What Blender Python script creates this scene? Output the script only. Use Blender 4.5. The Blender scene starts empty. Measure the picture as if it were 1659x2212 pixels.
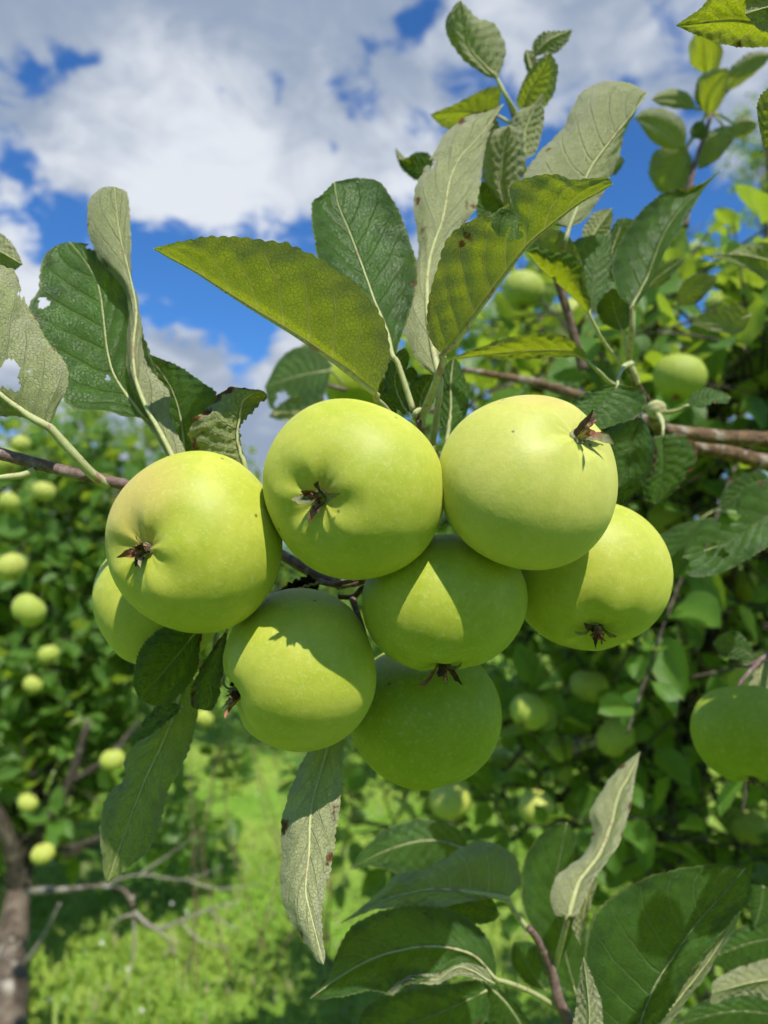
import bpy, math, random
import numpy as np
from mathutils import Vector, Matrix

random.seed(7)
rng = np.random.default_rng(7)
scene = bpy.context.scene
COL = scene.collection

# ------------------------------------------------------------------ camera
CAM = np.array([0.0, 0.0, 1.5])
PITCH = math.radians(4.0)
RIGHT = np.array([1.0, 0.0, 0.0])
FWD = np.array([0.0, math.cos(PITCH), math.sin(PITCH)])
UPC = np.array([0.0, -math.sin(PITCH), math.cos(PITCH)])
FPX = 1659.0
cam_d = bpy.data.cameras.new('camera')
cam_o = bpy.data.objects.new('camera', cam_d)
COL.objects.link(cam_o)
cam_o.location = CAM
cam_o.rotation_euler = (math.pi / 2 + PITCH, 0, 0)
cam_d.sensor_fit = 'HORIZONTAL'
cam_d.sensor_width = 36
cam_d.lens = 36
cam_d.clip_start = 0.01
cam_d.clip_end = 2000
cam_d.dof.use_dof = True
cam_d.dof.focus_distance = 0.30
cam_d.dof.aperture_fstop = 36 / 3.1      # 3.1 mm pupil of a phone lens
cam_d.dof.aperture_blades = 0
scene.camera = cam_o

# ------------------------------------------------------------------ light
SUN = 0.20 * RIGHT + 0.875 * UPC - 0.46 * FWD
SUN = SUN / np.linalg.norm(SUN)
SUN_EL = math.asin(SUN[2])
SUN_ROT = math.atan2(SUN[0], SUN[1])
sun_d = bpy.data.lights.new('sun', 'SUN')
sun_d.energy = 5.0
sun_d.angle = math.radians(0.53)
sun_d.color = (1.0, 0.95, 0.86)
sun_o = bpy.data.objects.new('sun', sun_d)
COL.objects.link(sun_o)
sun_o.rotation_euler = Vector(SUN).to_track_quat('Z', 'Y').to_euler()
sun_o.location = (0, -3, 8)

scene.render.engine = 'CYCLES'
scene.view_settings.view_transform = 'Standard'
scene.view_settings.look = 'None'
scene.view_settings.exposure = 0.10
scene.view_settings.gamma = 1.0
scene.cycles.use_denoising = True
scene.cycles.use_adaptive_sampling = True
scene.cycles.adaptive_threshold = 0.03
scene.cycles.adaptive_min_samples = 10
scene.cycles.use_light_tree = False
scene.cycles.caustics_reflective = False
scene.cycles.caustics_refractive = False
scene.cycles.max_bounces = 6
scene.cycles.diffuse_bounces = 4
scene.cycles.transmission_bounces = 5
scene.cycles.transparent_max_bounces = 8

# ------------------------------------------------------------------ pixel helpers
CROP = {'D': (0, 0, 0.54861), '1': (0, 0, 1.0972), '2': (1512, 0, 1.0972), '3': (0, 1344, 1.0972),
        '4': (1512, 1344, 1.0972), '5': (0, 2688, 1.0972), '6': (1512, 2688, 1.0972),
        'L': (600, 850, 1.508), 'Z': (1500, 600, 1.659), 'R': (1900, 400, 1.476),
        'S': (2000, 1300, 1.62), 'C': (1450, 1250, 2.765)}


def todisp(k, x, y):
    ox, oy, s = CROP[k]
    return ((ox + x / s) * 0.54861, (oy + y / s) * 0.54861)


def at(px, py, d):
    """point of the place seen at photo position (px, py) of a 1659 x 2212 sheet, d metres deep"""
    return CAM + RIGHT * ((px - 829.5) / FPX * d) + UPC * ((1106 - py) / FPX * d) + FWD * d


def parse(s, k='D'):
    out = []
    for tok in s.split():
        if ':' in tok:
            k, tok = tok.split(':')
        v = [float(a) for a in tok.split(',')]
        x, y = todisp(k, v[0], v[1])
        out.append((x, y, v[2] if len(v) > 2 else 0.0))
    return out


# ------------------------------------------------------------------ node helpers
class NT:
    def __init__(self, tree):
        self.t = tree
        self.t.nodes.clear()

    def n(self, typ, **kw):
        nd = self.t.nodes.new(typ)
        for k, v in kw.items():
            setattr(nd, k, v)
        return nd

    def link(self, a, b):
        self.t.links.new(a, b)

    def val(self, sock, v):
        if isinstance(v, (int, float)):
            sock.default_value = v
        elif isinstance(v, (tuple, list)):
            sock.default_value = v
        else:
            self.link(v, sock)

    def m(self, op, a, b=None, c=None, clamp=False):
        nd = self.n('ShaderNodeMath', operation=op, use_clamp=clamp)
        self.val(nd.inputs[0], a)
        if b is not None:
            self.val(nd.inputs[1], b)
        if c is not None:
            self.val(nd.inputs[2], c)
        return nd.outputs[0]

    def vm(self, op, a, b=None, scale=None):
        nd = self.n('ShaderNodeVectorMath', operation=op)
        self.val(nd.inputs[0], a)
        if b is not None:
            self.val(nd.inputs[1], b)
        if scale is not None:
            self.val(nd.inputs['Scale'], scale)
        return nd.outputs['Value'] if op in ('DOT_PRODUCT', 'LENGTH') else nd.outputs[0]

    def mix(self, f, a, b, blend='MIX'):
        nd = self.n('ShaderNodeMix', data_type='RGBA', blend_type=blend)
        self.val(nd.inputs[0], f)
        for s, v in ((nd.inputs[6], a), (nd.inputs[7], b)):
            if isinstance(v, (tuple, list)) and len(v) == 3:
                v = (*v, 1)
            self.val(s, v)
        return nd.outputs[2]

    def ss(self, x, lo, hi, a=0.0, b=1.0):
        nd = self.n('ShaderNodeMapRange', interpolation_type='SMOOTHSTEP')
        self.val(nd.inputs[0], x)
        for i, v in enumerate((lo, hi, a, b)):
            self.val(nd.inputs[1 + i], v)
        return nd.outputs[0]

    def noise(self, vec, scale, detail=3.0, rough=0.55, dist=0.0, out='Fac'):
        nd = self.n('ShaderNodeTexNoise')
        if vec is not None:
            self.link(vec, nd.inputs['Vector'])
        nd.inputs['Scale'].default_value = scale
        nd.inputs['Detail'].default_value = detail
        nd.inputs['Roughness'].default_value = rough
        nd.inputs['Distortion'].default_value = dist
        return nd.outputs[out]

    def bump(self, h, strength, dist, normal=None):
        nd = self.n('ShaderNodeBump')
        nd.inputs['Strength'].default_value = strength
        nd.inputs['Distance'].default_value = dist
        self.link(h, nd.inputs['Height'])
        if normal is not None:
            self.link(normal, nd.inputs['Normal'])
        return nd.outputs[0]


def new_mat(name):
    m = bpy.data.materials.new(name)
    m.use_nodes = True
    return m, NT(m.node_tree)


# ------------------------------------------------------------------ sky
def build_world():
    w = bpy.data.worlds.new('World')
    scene.world = w
    w.use_nodes = True
    w.cycles.sampling_method = 'MANUAL'
    w.cycles.sample_map_resolution = 256
    t = NT(w.node_tree)
    out = t.n('ShaderNodeOutputWorld')
    bg = t.n('ShaderNodeBackground')
    bg.inputs['Strength'].default_value = 0.064
    t.link(bg.outputs[0], out.inputs[0])
    sky = t.n('ShaderNodeTexSky', sky_type='NISHITA')
    sky.sun_disc = False
    sky.sun_elevation = SUN_EL
    sky.sun_rotation = SUN_ROT
    sky.altitude = 200
    sky.air_density = 1.0
    sky.dust_density = 0.3
    sky.ozone_density = 2.0
    tc = t.n('ShaderNodeTexCoord')
    d = tc.outputs['Generated']
    sep = t.n('ShaderNodeSeparateXYZ')
    t.link(d, sep.inputs[0])
    # cloud layer seen in perspective: stretch towards the horizon
    inv = t.m('DIVIDE', 1.0, t.m('ADD', t.m('MAXIMUM', sep.outputs[2], 0.0), 0.35))
    p = t.vm('SCALE', d, scale=inv)
    warp = t.vm('SCALE', t.vm('SUBTRACT', t.noise(d, 7.0, 2, 0.6, out='Color'), (0.5, 0.5, 0.5)), scale=0.11)
    warp2 = t.vm('SCALE', t.vm('SUBTRACT', t.noise(d, 24.0, 3, 0.6, out='Color'), (0.5, 0.5, 0.5)), scale=0.055)
    dw = t.vm('NORMALIZE', t.vm('ADD', t.vm('ADD', d, warp), warp2))
    n1 = t.noise(p, 3.2, 7, 0.58, 0.35)
    n2 = t.noise(p, 11.0, 6, 0.66, 0.5)

    def blobs(lst):
        acc = None
        for (x, y, s, a) in lst:
            c = at(x, y, 1.0) - CAM
            c = c / np.linalg.norm(c)
            dot = t.vm('DOT_PRODUCT', dw, tuple(c))
            k = 1.0 / (s / FPX) ** 2
            g = t.m('EXPONENT', t.m('MULTIPLY', t.m('SUBTRACT', dot, 1.0), k))
            acc = t.m('MULTIPLY_ADD', g, a, acc if acc is not None else 0.0)
        return acc
    cover = blobs([(330, 150, 60, .25), (640, 270, 70, .25), (180, 30, 190, .5), (520, 60, 190, .5), (760, 60, 150, .3), (420, 350, 170, .75), (650, 400, 140, .6),
                   (250, 280, 120, .4), (1010, 70, 100, .75), (1350, 90, 170, .8), (1150, 60, 110, .5), (1640, 190, 80, .7), (40, 470, 80, .5),
                   (80, 640, 90, .7), (90, 800, 100, .7), (390, 800, 75, 1.0), (640, 750, 65, 1.0), (560, 930, 130, 1.1), (860, 360, 60, .5),
                   (150, 930, 150, .5),
                   (185, 120, 26, -1.26), (85, 155, 26, -1.13), (470, 225, 31, -1.33), (415, 195, 19, -0.84), (595, 185, 29, -1.13), (750, 185, 34, -0.85), (785, 240, 34, -0.70), (700, 215, 22, -0.5),
                   (705, 320, 22, -1.13), (70, 350, 31, -0.84), (140, 470, 42, -1.33), (300, 520, 60, -1.13), (430, 600, 110, -1.16), (620, 520, 70, -0.84), (520, 740, 70, -1.13),
                   (1010, 260, 90, -0.75), (1290, 340, 150, -0.83), (1420, 470, 150, -0.57), (890, 20, 26, -0.99)])
    cv = t.m('ADD', t.m('ADD', n1, t.m('MULTIPLY', t.m('SUBTRACT', n2, 0.5), 1.05)), t.m('MULTIPLY', cover, 0.36))
    alpha = t.ss(cv, 0.43, 0.71)
    br = blobs([(330, 220, 120, .8), (560, 380, 170, .8), (350, 420, 120, .5), (880, 380, 90, .5), (990, 90, 90, .5), (60, 430, 60, .6),
                (90, 660, 80, .7), (620, 730, 60, .5), (400, 40, 220, -.55), (120, 60, 160, -.4), (800, 70, 140, -.5), (560, 960, 130, -.5), (1400, 80, 150, -.1)])
    nb = t.noise(p, 8.0, 5, 0.62, 0.5)
    thick = t.m('ADD', t.m('MULTIPLY_ADD', br, 0.40, t.m('MULTIPLY', nb, 1.0)), -0.12)
    shade = t.ss(thick, 0.17, 0.79)
    cloud = t.mix(shade, (4.6, 5.7, 7.6), (11.4, 12.0, 13.0))
    blue = t.mix(1.0, sky.outputs[0], (0.70, 1.45, 2.3), 'MULTIPLY')
    t.link(t.mix(alpha, blue, cloud), bg.inputs['Color'])


build_world()


# ------------------------------------------------------------------ materials
def apple_material(name, green, yellow, blush, ybias, blush_dir=None):
    m, t = new_mat(name)
    out = t.n('ShaderNodeOutputMaterial')
    b = t.n('ShaderNodeBsdfPrincipled')
    t.link(b.outputs[0], out.inputs[0])
    tc = t.n('ShaderNodeTexCoord')
    oi = t.n('ShaderNodeObjectInfo')
    off = t.vm('ADD', tc.outputs['Object'], t.vm('SCALE', (1, 1, 1), scale=t.m('MULTIPLY', oi.outputs['Random'], 7.0)))
    n = t.noise(off, 45, 4, 0.6, 0.3)
    n2 = t.noise(off, 190, 3, 0.6)
    sepc = t.n('ShaderNodeSeparateXYZ')
    t.link(tc.outputs['Object'], sepc.inputs[0])
    f = t.m('ADD', t.m('MULTIPLY_ADD', n, 0.9, t.m('MULTIPLY_ADD', oi.outputs['Random'], 0.3, ybias - 0.65)), t.m('MULTIPLY', t.m('SUBTRACT', n2, 0.5), 0.55), clamp=True)
    col = t.mix(f, green, yellow)
    # blush is where a skin faced the sun while it ripened: a patch of its own on one cheek
    bn = t.noise(off, 24, 3, 0.6)
    if blush_dir is not None:
        nrm = t.vm('NORMALIZE', tc.outputs['Object'])
        k = t.ss(t.m('ADD', t.vm('DOT_PRODUCT', nrm, tuple(blush_dir)), t.m('MULTIPLY', t.m('SUBTRACT', bn, 0.5), 0.7)), 0.55, 1.05)
        col = t.mix(t.m('MULTIPLY', k, 0.5), col, blush)
    # lenticels
    v = t.n('ShaderNodeTexVoronoi')
    v.inputs['Scale'].default_value = 560
    t.link(off, v.inputs['Vector'])
    dots = t.ss(v.outputs['Distance'], 0.24, 0.10)
    rare = t.ss(t.noise(off, 240, 1), 0.42, 0.60)
    col = t.mix(t.m('MULTIPLY', t.m('MULTIPLY', dots, rare), 0.36), col, (0.72, 0.75, 0.28))
    n3 = t.noise(off, 420, 4, 0.7, 0.6)
    col = t.mix(t.m('MULTIPLY', t.ss(n3, 0.50, 0.72), 0.28), col, (0.70, 0.74, 0.30))
    # tiny brown specks
    v2 = t.n('ShaderNodeTexVoronoi')
    v2.inputs['Scale'].default_value = 85
    t.link(off, v2.inputs['Vector'])
    sp = t.ss(v2.outputs['Distance'], 0.085, 0.04)
    sr = t.m('GREATER_THAN', t.noise(off, 34, 0), 0.57)
    col = t.mix(t.m('MULTIPLY', t.m('MULTIPLY', sp, sr), 0.75), col, (0.10, 0.07, 0.02))
    t.link(col, b.inputs['Base Color'])
    t.link(t.m('MULTIPLY_ADD', n2, 0.30, 0.36), b.inputs['Roughness'])
    b.inputs['Specular IOR Level'].default_value = 0.36
    b.inputs['Subsurface Weight'].default_value = 0.10
    b.inputs['Subsurface Radius'].default_value = (0.75, 1.0, 0.12)
    b.inputs['Subsurface Scale'].default_value = 0.005
    if 'Diffuse Roughness' in b.inputs:
        b.inputs['Diffuse Roughness'].default_value = 0.5
    hb = t.noise(off, 900, 2, 0.6)
    hb2 = t.noise(off, 120, 3, 0.5)
    t.link(t.bump(t.m('ADD', t.m('MULTIPLY', hb, 0.25), hb2), 0.34, 0.0007), b.inputs['Normal'])
    return m


def leaf_material(name, fine=True, top=(0.033, 0.098, 0.018), under=(0.45, 0.46, 0.245), trans=(0.47, 0.57, 0.012)):
    m, t = new_mat(name)
    out = t.n('ShaderNodeOutputMaterial')
    uv = t.n('ShaderNodeUVMap')
    sep = t.n('ShaderNodeSeparateXYZ')
    t.link(uv.outputs[0], sep.inputs[0])
    U, V = sep.outputs[0], sep.outputs[1]
    uu = t.m('MULTIPLY', t.m('SUBTRACT', U, 0.5), 2.0)
    s = t.m('ABSOLUTE', uu)
    oi = t.n('ShaderNodeObjectInfo')
    geo = t.n('ShaderNodeNewGeometry')
    rnd = oi.outputs['Random'] if fine else geo.outputs['Random Per Island']
    tint_n = t.n('ShaderNodeAttribute', attribute_type='OBJECT', attribute_name='yellowing')
    brown_n = t.n('ShaderNodeAttribute', attribute_type='OBJECT', attribute_name='browning')
    tc = t.n('ShaderNodeTexCoord')
    oc = tc.outputs['Object']
    wob = t.m('MULTIPLY', t.m('SUBTRACT', t.noise(oc, 60, 2), 0.5), 0.035)
    phi = t.m('MULTIPLY', t.m('ADD', t.m('SUBTRACT', V, t.m('MULTIPLY', s, 0.22)), t.m('ADD', wob, t.m('MULTIPLY', t.m('GREATER_THAN', uu, 0.0), 0.055))), 9.0)
    pp = t.m('PINGPONG', phi, 0.5)
    wv = t.m('MULTIPLY_ADD', s, -0.05, 0.085)
    sec = t.ss(pp, wv, 0.0)
    sec = t.m('MULTIPLY', sec, t.ss(s, 1.0, 0.65))
    mid = t.ss(s, 0.040, 0.010)
    vein = t.m('MAXIMUM', sec, mid)
    n = t.noise(oc, 55, 4, 0.6)
    nf = t.noise(oc, 700, 3, 0.7)
    if fine:
        vo = t.n('ShaderNodeTexVoronoi', feature='DISTANCE_TO_EDGE')
        vo.inputs['Scale'].default_value = 640
        t.link(t.vm('ADD', oc, t.vm('SCALE', t.noise(oc, 300, 2, out='Color'), scale=0.0022)), vo.inputs['Vector'])
        net = t.ss(vo.outputs['Distance'], 0.10, 0.0)
    else:
        net = None
    br = t.m('MULTIPLY_ADD', rnd, 0.7, 0.65)
    topc = t.mix(t.ss(n, 0.25, 0.75), tuple(c * 0.72 for c in top), tuple(c * 1.35 for c in top))
    topc = t.mix(tint_n.outputs['Fac'], topc, (0.15, 0.26, 0.02))
    topc = t.mix(1.0, topc, t.mix(br, (0.6, 0.6, 0.6), (1.25, 1.2, 1.1)), 'MULTIPLY')
    und = t.mix(t.ss(n, 0.2, 0.8), tuple(c * 0.84 for c in under), tuple(c * 1.12 for c in under))
    und = t.mix(t.m('MULTIPLY', tint_n.outputs['Fac'], 0.75), und, (0.22, 0.31, 0.05))
    trc = t.mix(t.ss(n, 0.2, 0.8), tuple(c * 0.85 for c in trans), tuple(c * 1.1 for c in trans))
    if net is not None:
        topc = t.mix(t.m('MULTIPLY', net, 0.30), topc, (0.085, 0.17, 0.045))
        keep = t.m('MULTIPLY_ADD', tint_n.outputs['Fac'], -0.8, 1.0)
        und = t.mix(t.m('MULTIPLY', t.m('MULTIPLY', net, keep), 0.50), und, (0.60, 0.62, 0.42))
        fuzz = t.ss(nf, 0.50, 0.68)
        und = t.mix(t.m('MULTIPLY', t.m('MULTIPLY', fuzz, keep), 0.45), und, (0.60, 0.60, 0.42))
        und = t.mix(t.m('MULTIPLY', t.ss(nf, 0.46, 0.30), 0.5), und, tuple(c * 0.55 for c in under))
        trc = t.mix(t.m('MULTIPLY', net, 0.9), trc, tuple(c * 0.38 for c in trans))
    if net is not None:
        # grey patchy down on the underside, with shade painted in towards the margin
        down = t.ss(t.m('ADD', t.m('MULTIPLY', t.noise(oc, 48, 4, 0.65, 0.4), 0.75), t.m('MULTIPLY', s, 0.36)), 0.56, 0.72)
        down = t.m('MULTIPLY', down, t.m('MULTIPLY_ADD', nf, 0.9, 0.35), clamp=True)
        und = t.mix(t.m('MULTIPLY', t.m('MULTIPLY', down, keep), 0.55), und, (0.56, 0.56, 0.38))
        trc = t.mix(t.m('MULTIPLY', down, 0.8), trc, (0.10, 0.12, 0.035))  # painted shade: dims the light coming through towards the margin
    topc = t.mix(t.m('MULTIPLY', vein, 0.45), topc, (0.15, 0.24, 0.07))
    und = t.mix(t.m('MULTIPLY', vein, 0.8), und, (0.64, 0.66, 0.38))
    trc = t.mix(t.m('MULTIPLY', vein, 0.8), trc, (0.50, 0.50, 0.10))
    rim = t.m('MULTIPLY', t.ss(s, 0.955, 0.985), 0.6)
    topc = t.mix(rim, topc, (0.26, 0.30, 0.10))
    und = t.mix(rim, und, (0.50, 0.50, 0.22))
    # scorched and spotted tissue
    bn = t.noise(oc, 95, 3, 0.6)
    edge = t.m('MULTIPLY', t.ss(s, 0.4, 1.0), 0.20)
    bm = t.ss(t.m('ADD', t.m('ADD', bn, edge), t.m('MULTIPLY', brown_n.outputs['Fac'], 0.22)), 0.80, 0.90)
    topc = t.mix(bm, topc, (0.16, 0.07, 0.03))
    und = t.mix(bm, und, (0.20, 0.085, 0.04))
    trc = t.mix(bm, trc, (0.10, 0.04, 0.01))
    side = geo.outputs['Backfacing']
    h = t.m('ADD', t.m('MULTIPLY', vein, t.m('MULTIPLY_ADD', side, 1.2, -0.6)), t.m('MULTIPLY', n, 0.35))
    if net is not None:
        h = t.m('ADD', h, t.m('MULTIPLY', net, -0.22))
        h = t.m('ADD', h, t.m('MULTIPLY', nf, 0.25))
    nrm = t.bump(h, 1.0 if fine else 0.3, 0.0013)
    b = t.n('ShaderNodeBsdfPrincipled')
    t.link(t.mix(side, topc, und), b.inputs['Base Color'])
    t.link(t.m('MULTIPLY_ADD', side, 0.31, 0.46), b.inputs['Roughness'])
    t.link(t.m('MULTIPLY_ADD', side, -0.26, 0.42), b.inputs['Specular IOR Level'])
    b.inputs['Sheen Weight'].default_value = 0.05
    b.inputs['Sheen Roughness'].default_value = 0.4
    t.link(nrm, b.inputs['Normal'])
    tr = t.n('ShaderNodeBsdfTranslucent')
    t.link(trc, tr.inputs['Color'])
    mx = t.n('ShaderNodeMixShader')
    mx.inputs[0].default_value = 0.42
    t.link(b.outputs[0], mx.inputs[1])
    t.link(tr.outputs[0], mx.inputs[2])
    t.link(mx.outputs[0], out.inputs[0])
    return m


def simple_mat(name, c1, c2, scale, rough=0.8, bump=0.4, bdist=0.002, spec=0.3, c3=None, stretch=None):
    m, t = new_mat(name)
    out = t.n('ShaderNodeOutputMaterial')
    b = t.n('ShaderNodeBsdfPrincipled')
    t.link(b.outputs[0], out.inputs[0])
    tc = t.n('ShaderNodeTexCoord')
    oc = tc.outputs['Object']
    if stretch:
        oc = t.vm('MULTIPLY', oc, stretch)
    n = t.noise(oc, scale, 5, 0.65, 0.3)
    col = t.mix(t.ss(n, 0.3, 0.7), c1, c2)
    if c3:
        col = t.mix(t.ss(t.noise(oc, scale * 0.45, 4, 0.7), 0.54, 0.64), col, c3)
    t.link(col, b.inputs['Base Color'])
    b.inputs['Roughness'].default_value = rough
    b.inputs['Specular IOR Level'].default_value = spec
    t.link(t.bump(t.noise(oc, scale * 2.2, 4), bump, bdist), b.inputs['Normal'])
    return m


M = {}
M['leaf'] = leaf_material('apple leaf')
M['leaf_far'] = leaf_material('apple leaf in the background', fine=False, top=(0.055, 0.14, 0.026), under=(0.36, 0.42, 0.18), trans=(0.46, 0.64, 0.03))
M['petiole'] = simple_mat('downy petiole', (0.40, 0.43, 0.17), (0.50, 0.52, 0.27), 400, 0.7, 0.3, 0.0003, c3=(0.36, 0.24, 0.16))
M['twig'] = simple_mat('young purple bark', (0.125, 0.072, 0.065), (0.24, 0.165, 0.15), 260, 0.65, 0.5, 0.0008, c3=(0.30, 0.25, 0.22))
M['bark'] = simple_mat('brown bark', (0.075, 0.045, 0.026), (0.24, 0.15, 0.075), 130, 0.8, 0.9, 0.003, c3=(0.36, 0.31, 0.24))
M['bark_far'] = simple_mat('dark tree bark', (0.035, 0.028, 0.022), (0.12, 0.095, 0.07), 40, 0.85, 0.7, 0.004, c3=(0.20, 0.17, 0.13))
M['sepal_pale'] = simple_mat('pale downy sepal', (0.15, 0.15, 0.07), (0.30, 0.29, 0.16), 400, 0.9, 0.5, 0.0005, c3=(0.30, 0.14, 0.08))
M['sepal_dark'] = simple_mat('withered dark sepal', (0.035, 0.022, 0.016), (0.14, 0.08, 0.05), 300, 0.9, 0.5, 0.0005)
M['trunk'] = simple_mat('grey trunk bark', (0.05, 0.036, 0.025), (0.19, 0.15, 0.11), 22, 0.9, 0.9, 0.01, c3=(0.36, 0.33, 0.27))
M['dead'] = simple_mat('dead grey wood', (0.20, 0.17, 0.13), (0.40, 0.36, 0.29), 40, 0.9, 0.6, 0.003)
M['sepal'] = simple_mat('dry sepal', (0.16, 0.06, 0.03), (0.42, 0.17, 0.11), 260, 0.8, 0.5, 0.0006, c3=(0.36, 0.34, 0.17))
M['calyx'] = simple_mat('downy calyx', (0.17, 0.18, 0.08), (0.36, 0.38, 0.20), 500, 0.9, 0.4, 0.0004, c3=(0.10, 0.06, 0.035))
M['husk'] = simple_mat('withered dark leaf', (0.020, 0.012, 0.008), (0.07, 0.045, 0.025), 160, 0.9, 0.6, 0.001)

# ------------------------------------------------------------------ geometry helpers


def empty(name, loc, label=None, cat=None, group=None):
    o = bpy.data.objects.new(name, None)
    o.empty_display_size = 0.02
    COL.objects.link(o)
    o.location = loc
    if label:
        o['label'] = label
    if cat:
        o['category'] = cat
    if group:
        o['group'] = group
    return o


def mesh_data(name, verts, faces, mats, uvs=None, smooth=True):
    """verts (n,3) array, faces list or (m,k) array; uvs one per vertex"""
    me = bpy.data.meshes.new(name)
    verts = np.asarray(verts, dtype=np.float32)
    if isinstance(faces, np.ndarray):
        k = faces.shape[1]
        loops = faces.astype(np.int32).ravel()
        starts = np.arange(0, len(loops), k, dtype=np.int32)
        tot = np.full(len(starts), k, dtype=np.int32)
    else:
        loops = np.array([i for f in faces for i in f], dtype=np.int32)
        tot = np.array([len(f) for f in faces], dtype=np.int32)
        starts = np.concatenate(([0], np.cumsum(tot)[:-1])).astype(np.int32)
    me.vertices.add(len(verts))
    me.vertices.foreach_set('co', verts.ravel())
    me.loops.add(len(loops))
    me.loops.foreach_set('vertex_index', loops)
    me.polygons.add(len(starts))
    me.polygons.foreach_set('loop_start', starts)
    me.polygons.foreach_set('loop_total', tot)
    if smooth:
        me.polygons.foreach_set('use_smooth', np.ones(len(starts), dtype=bool))
    if uvs is not None:
        lay = me.uv_layers.new(name='UVMap')
        lay.data.foreach_set('uv', np.asarray(uvs, dtype=np.float32)[loops].ravel())
    for mt in (mats if isinstance(mats, (list, tuple)) else [mats]):
        me.materials.append(mt)
    me.update(calc_edges=True)
    me.validate()
    return me


def link(name, me, parent=None, loc=(0, 0, 0), **props):
    o = bpy.data.objects.new(name, me)
    COL.objects.link(o)
    o.location = loc
    if parent is not None:
        o.parent = parent
    for k, v in props.items():
        if v is not None:
            o[k] = v
    return o


def catmull(P, n):
    """n+1 points evenly along a centripetal-looking spline through P"""
    P = np.asarray(P, float)
    if len(P) == 2:
        tt = np.linspace(0, 1, n + 1)[:, None]
        return P[0] * (1 - tt) + P[1] * tt
    Q = np.vstack([2 * P[0] - P[1], P, 2 * P[-1] - P[-2]])
    res = []
    sub = max(8, int(4 * n / len(P)))
    for i in range(1, len(Q) - 2):
        t = np.linspace(0, 1, sub, endpoint=False)[:, None]
        p0, p1, p2, p3 = Q[i - 1], Q[i], Q[i + 1], Q[i + 2]
        m1 = (p2 - p0) * 0.5
        m2 = (p3 - p1) * 0.5
        L = np.linalg.norm(p2 - p1)
        for mm in (m1, m2):
            q = np.linalg.norm(mm)
            if q > L * 1.1:
                mm *= L * 1.1 / q
        t2, t3 = t * t, t * t * t
        res.append((2 * t3 - 3 * t2 + 1) * p1 + (t3 - 2 * t2 + t) * m1 + (-2 * t3 + 3 * t2) * p2 + (t3 - t2) * m2)
    res.append(P[-1:])
    R = np.vstack(res)
    s = np.concatenate(([0], np.cumsum(np.linalg.norm(np.diff(R, axis=0), axis=1))))
    u = np.linspace(0, s[-1], n + 1)
    return np.stack([np.interp(u, s, R[:, k]) for k in range(3)], axis=1)


def tube(P, radii, seg=8, n=None, cap=True, knob=0.0, seed=0):
    """tapered tube along spline P; radii interpolated; returns verts, quads(list)"""
    n = n or max(4, 5 * (len(P) - 1))
    C = catmull(P, n)
    r = np.interp(np.linspace(0, 1, n + 1), np.linspace(0, 1, len(radii)), radii)
    if knob:
        rs = np.random.default_rng(seed)
        r = r * (1 + knob * rs.uniform(-1, 1, n + 1))
    T = np.gradient(C, axis=0)
    T /= np.linalg.norm(T, axis=1)[:, None] + 1e-12
    a = np.array([0.31, 0.22, 0.93])
    N = a - T * (T @ a)[:, None]
    N /= np.linalg.norm(N, axis=1)[:, None] + 1e-12
    B = np.cross(T, N)
    th = np.linspace(0, 2 * np.pi, seg, endpoint=False)
    V = C[:, None, :] + r[:, None, None] * (np.cos(th)[None, :, None] * N[:, None, :] + np.sin(th)[None, :, None] * B[:, None, :])
    V = V.reshape(-1, 3)
    F = []
    for i in range(n):
        for j in range(seg):
            k = (j + 1) % seg
            F.append((i * seg + j, i * seg + k, (i + 1) * seg + k, (i + 1) * seg + j))
    if cap:
        F.append(tuple(range(seg - 1, -1, -1)))
        F.append(tuple(n * seg + j for j in range(seg)))
    return V, F


def join(parts):
    vs, fs, o = [], [], 0
    for v, f in parts:
        vs.append(v)
        fs += [tuple(i + o for i in q) for q in f]
        o += len(v)
    return np.vstack(vs), fs


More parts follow.
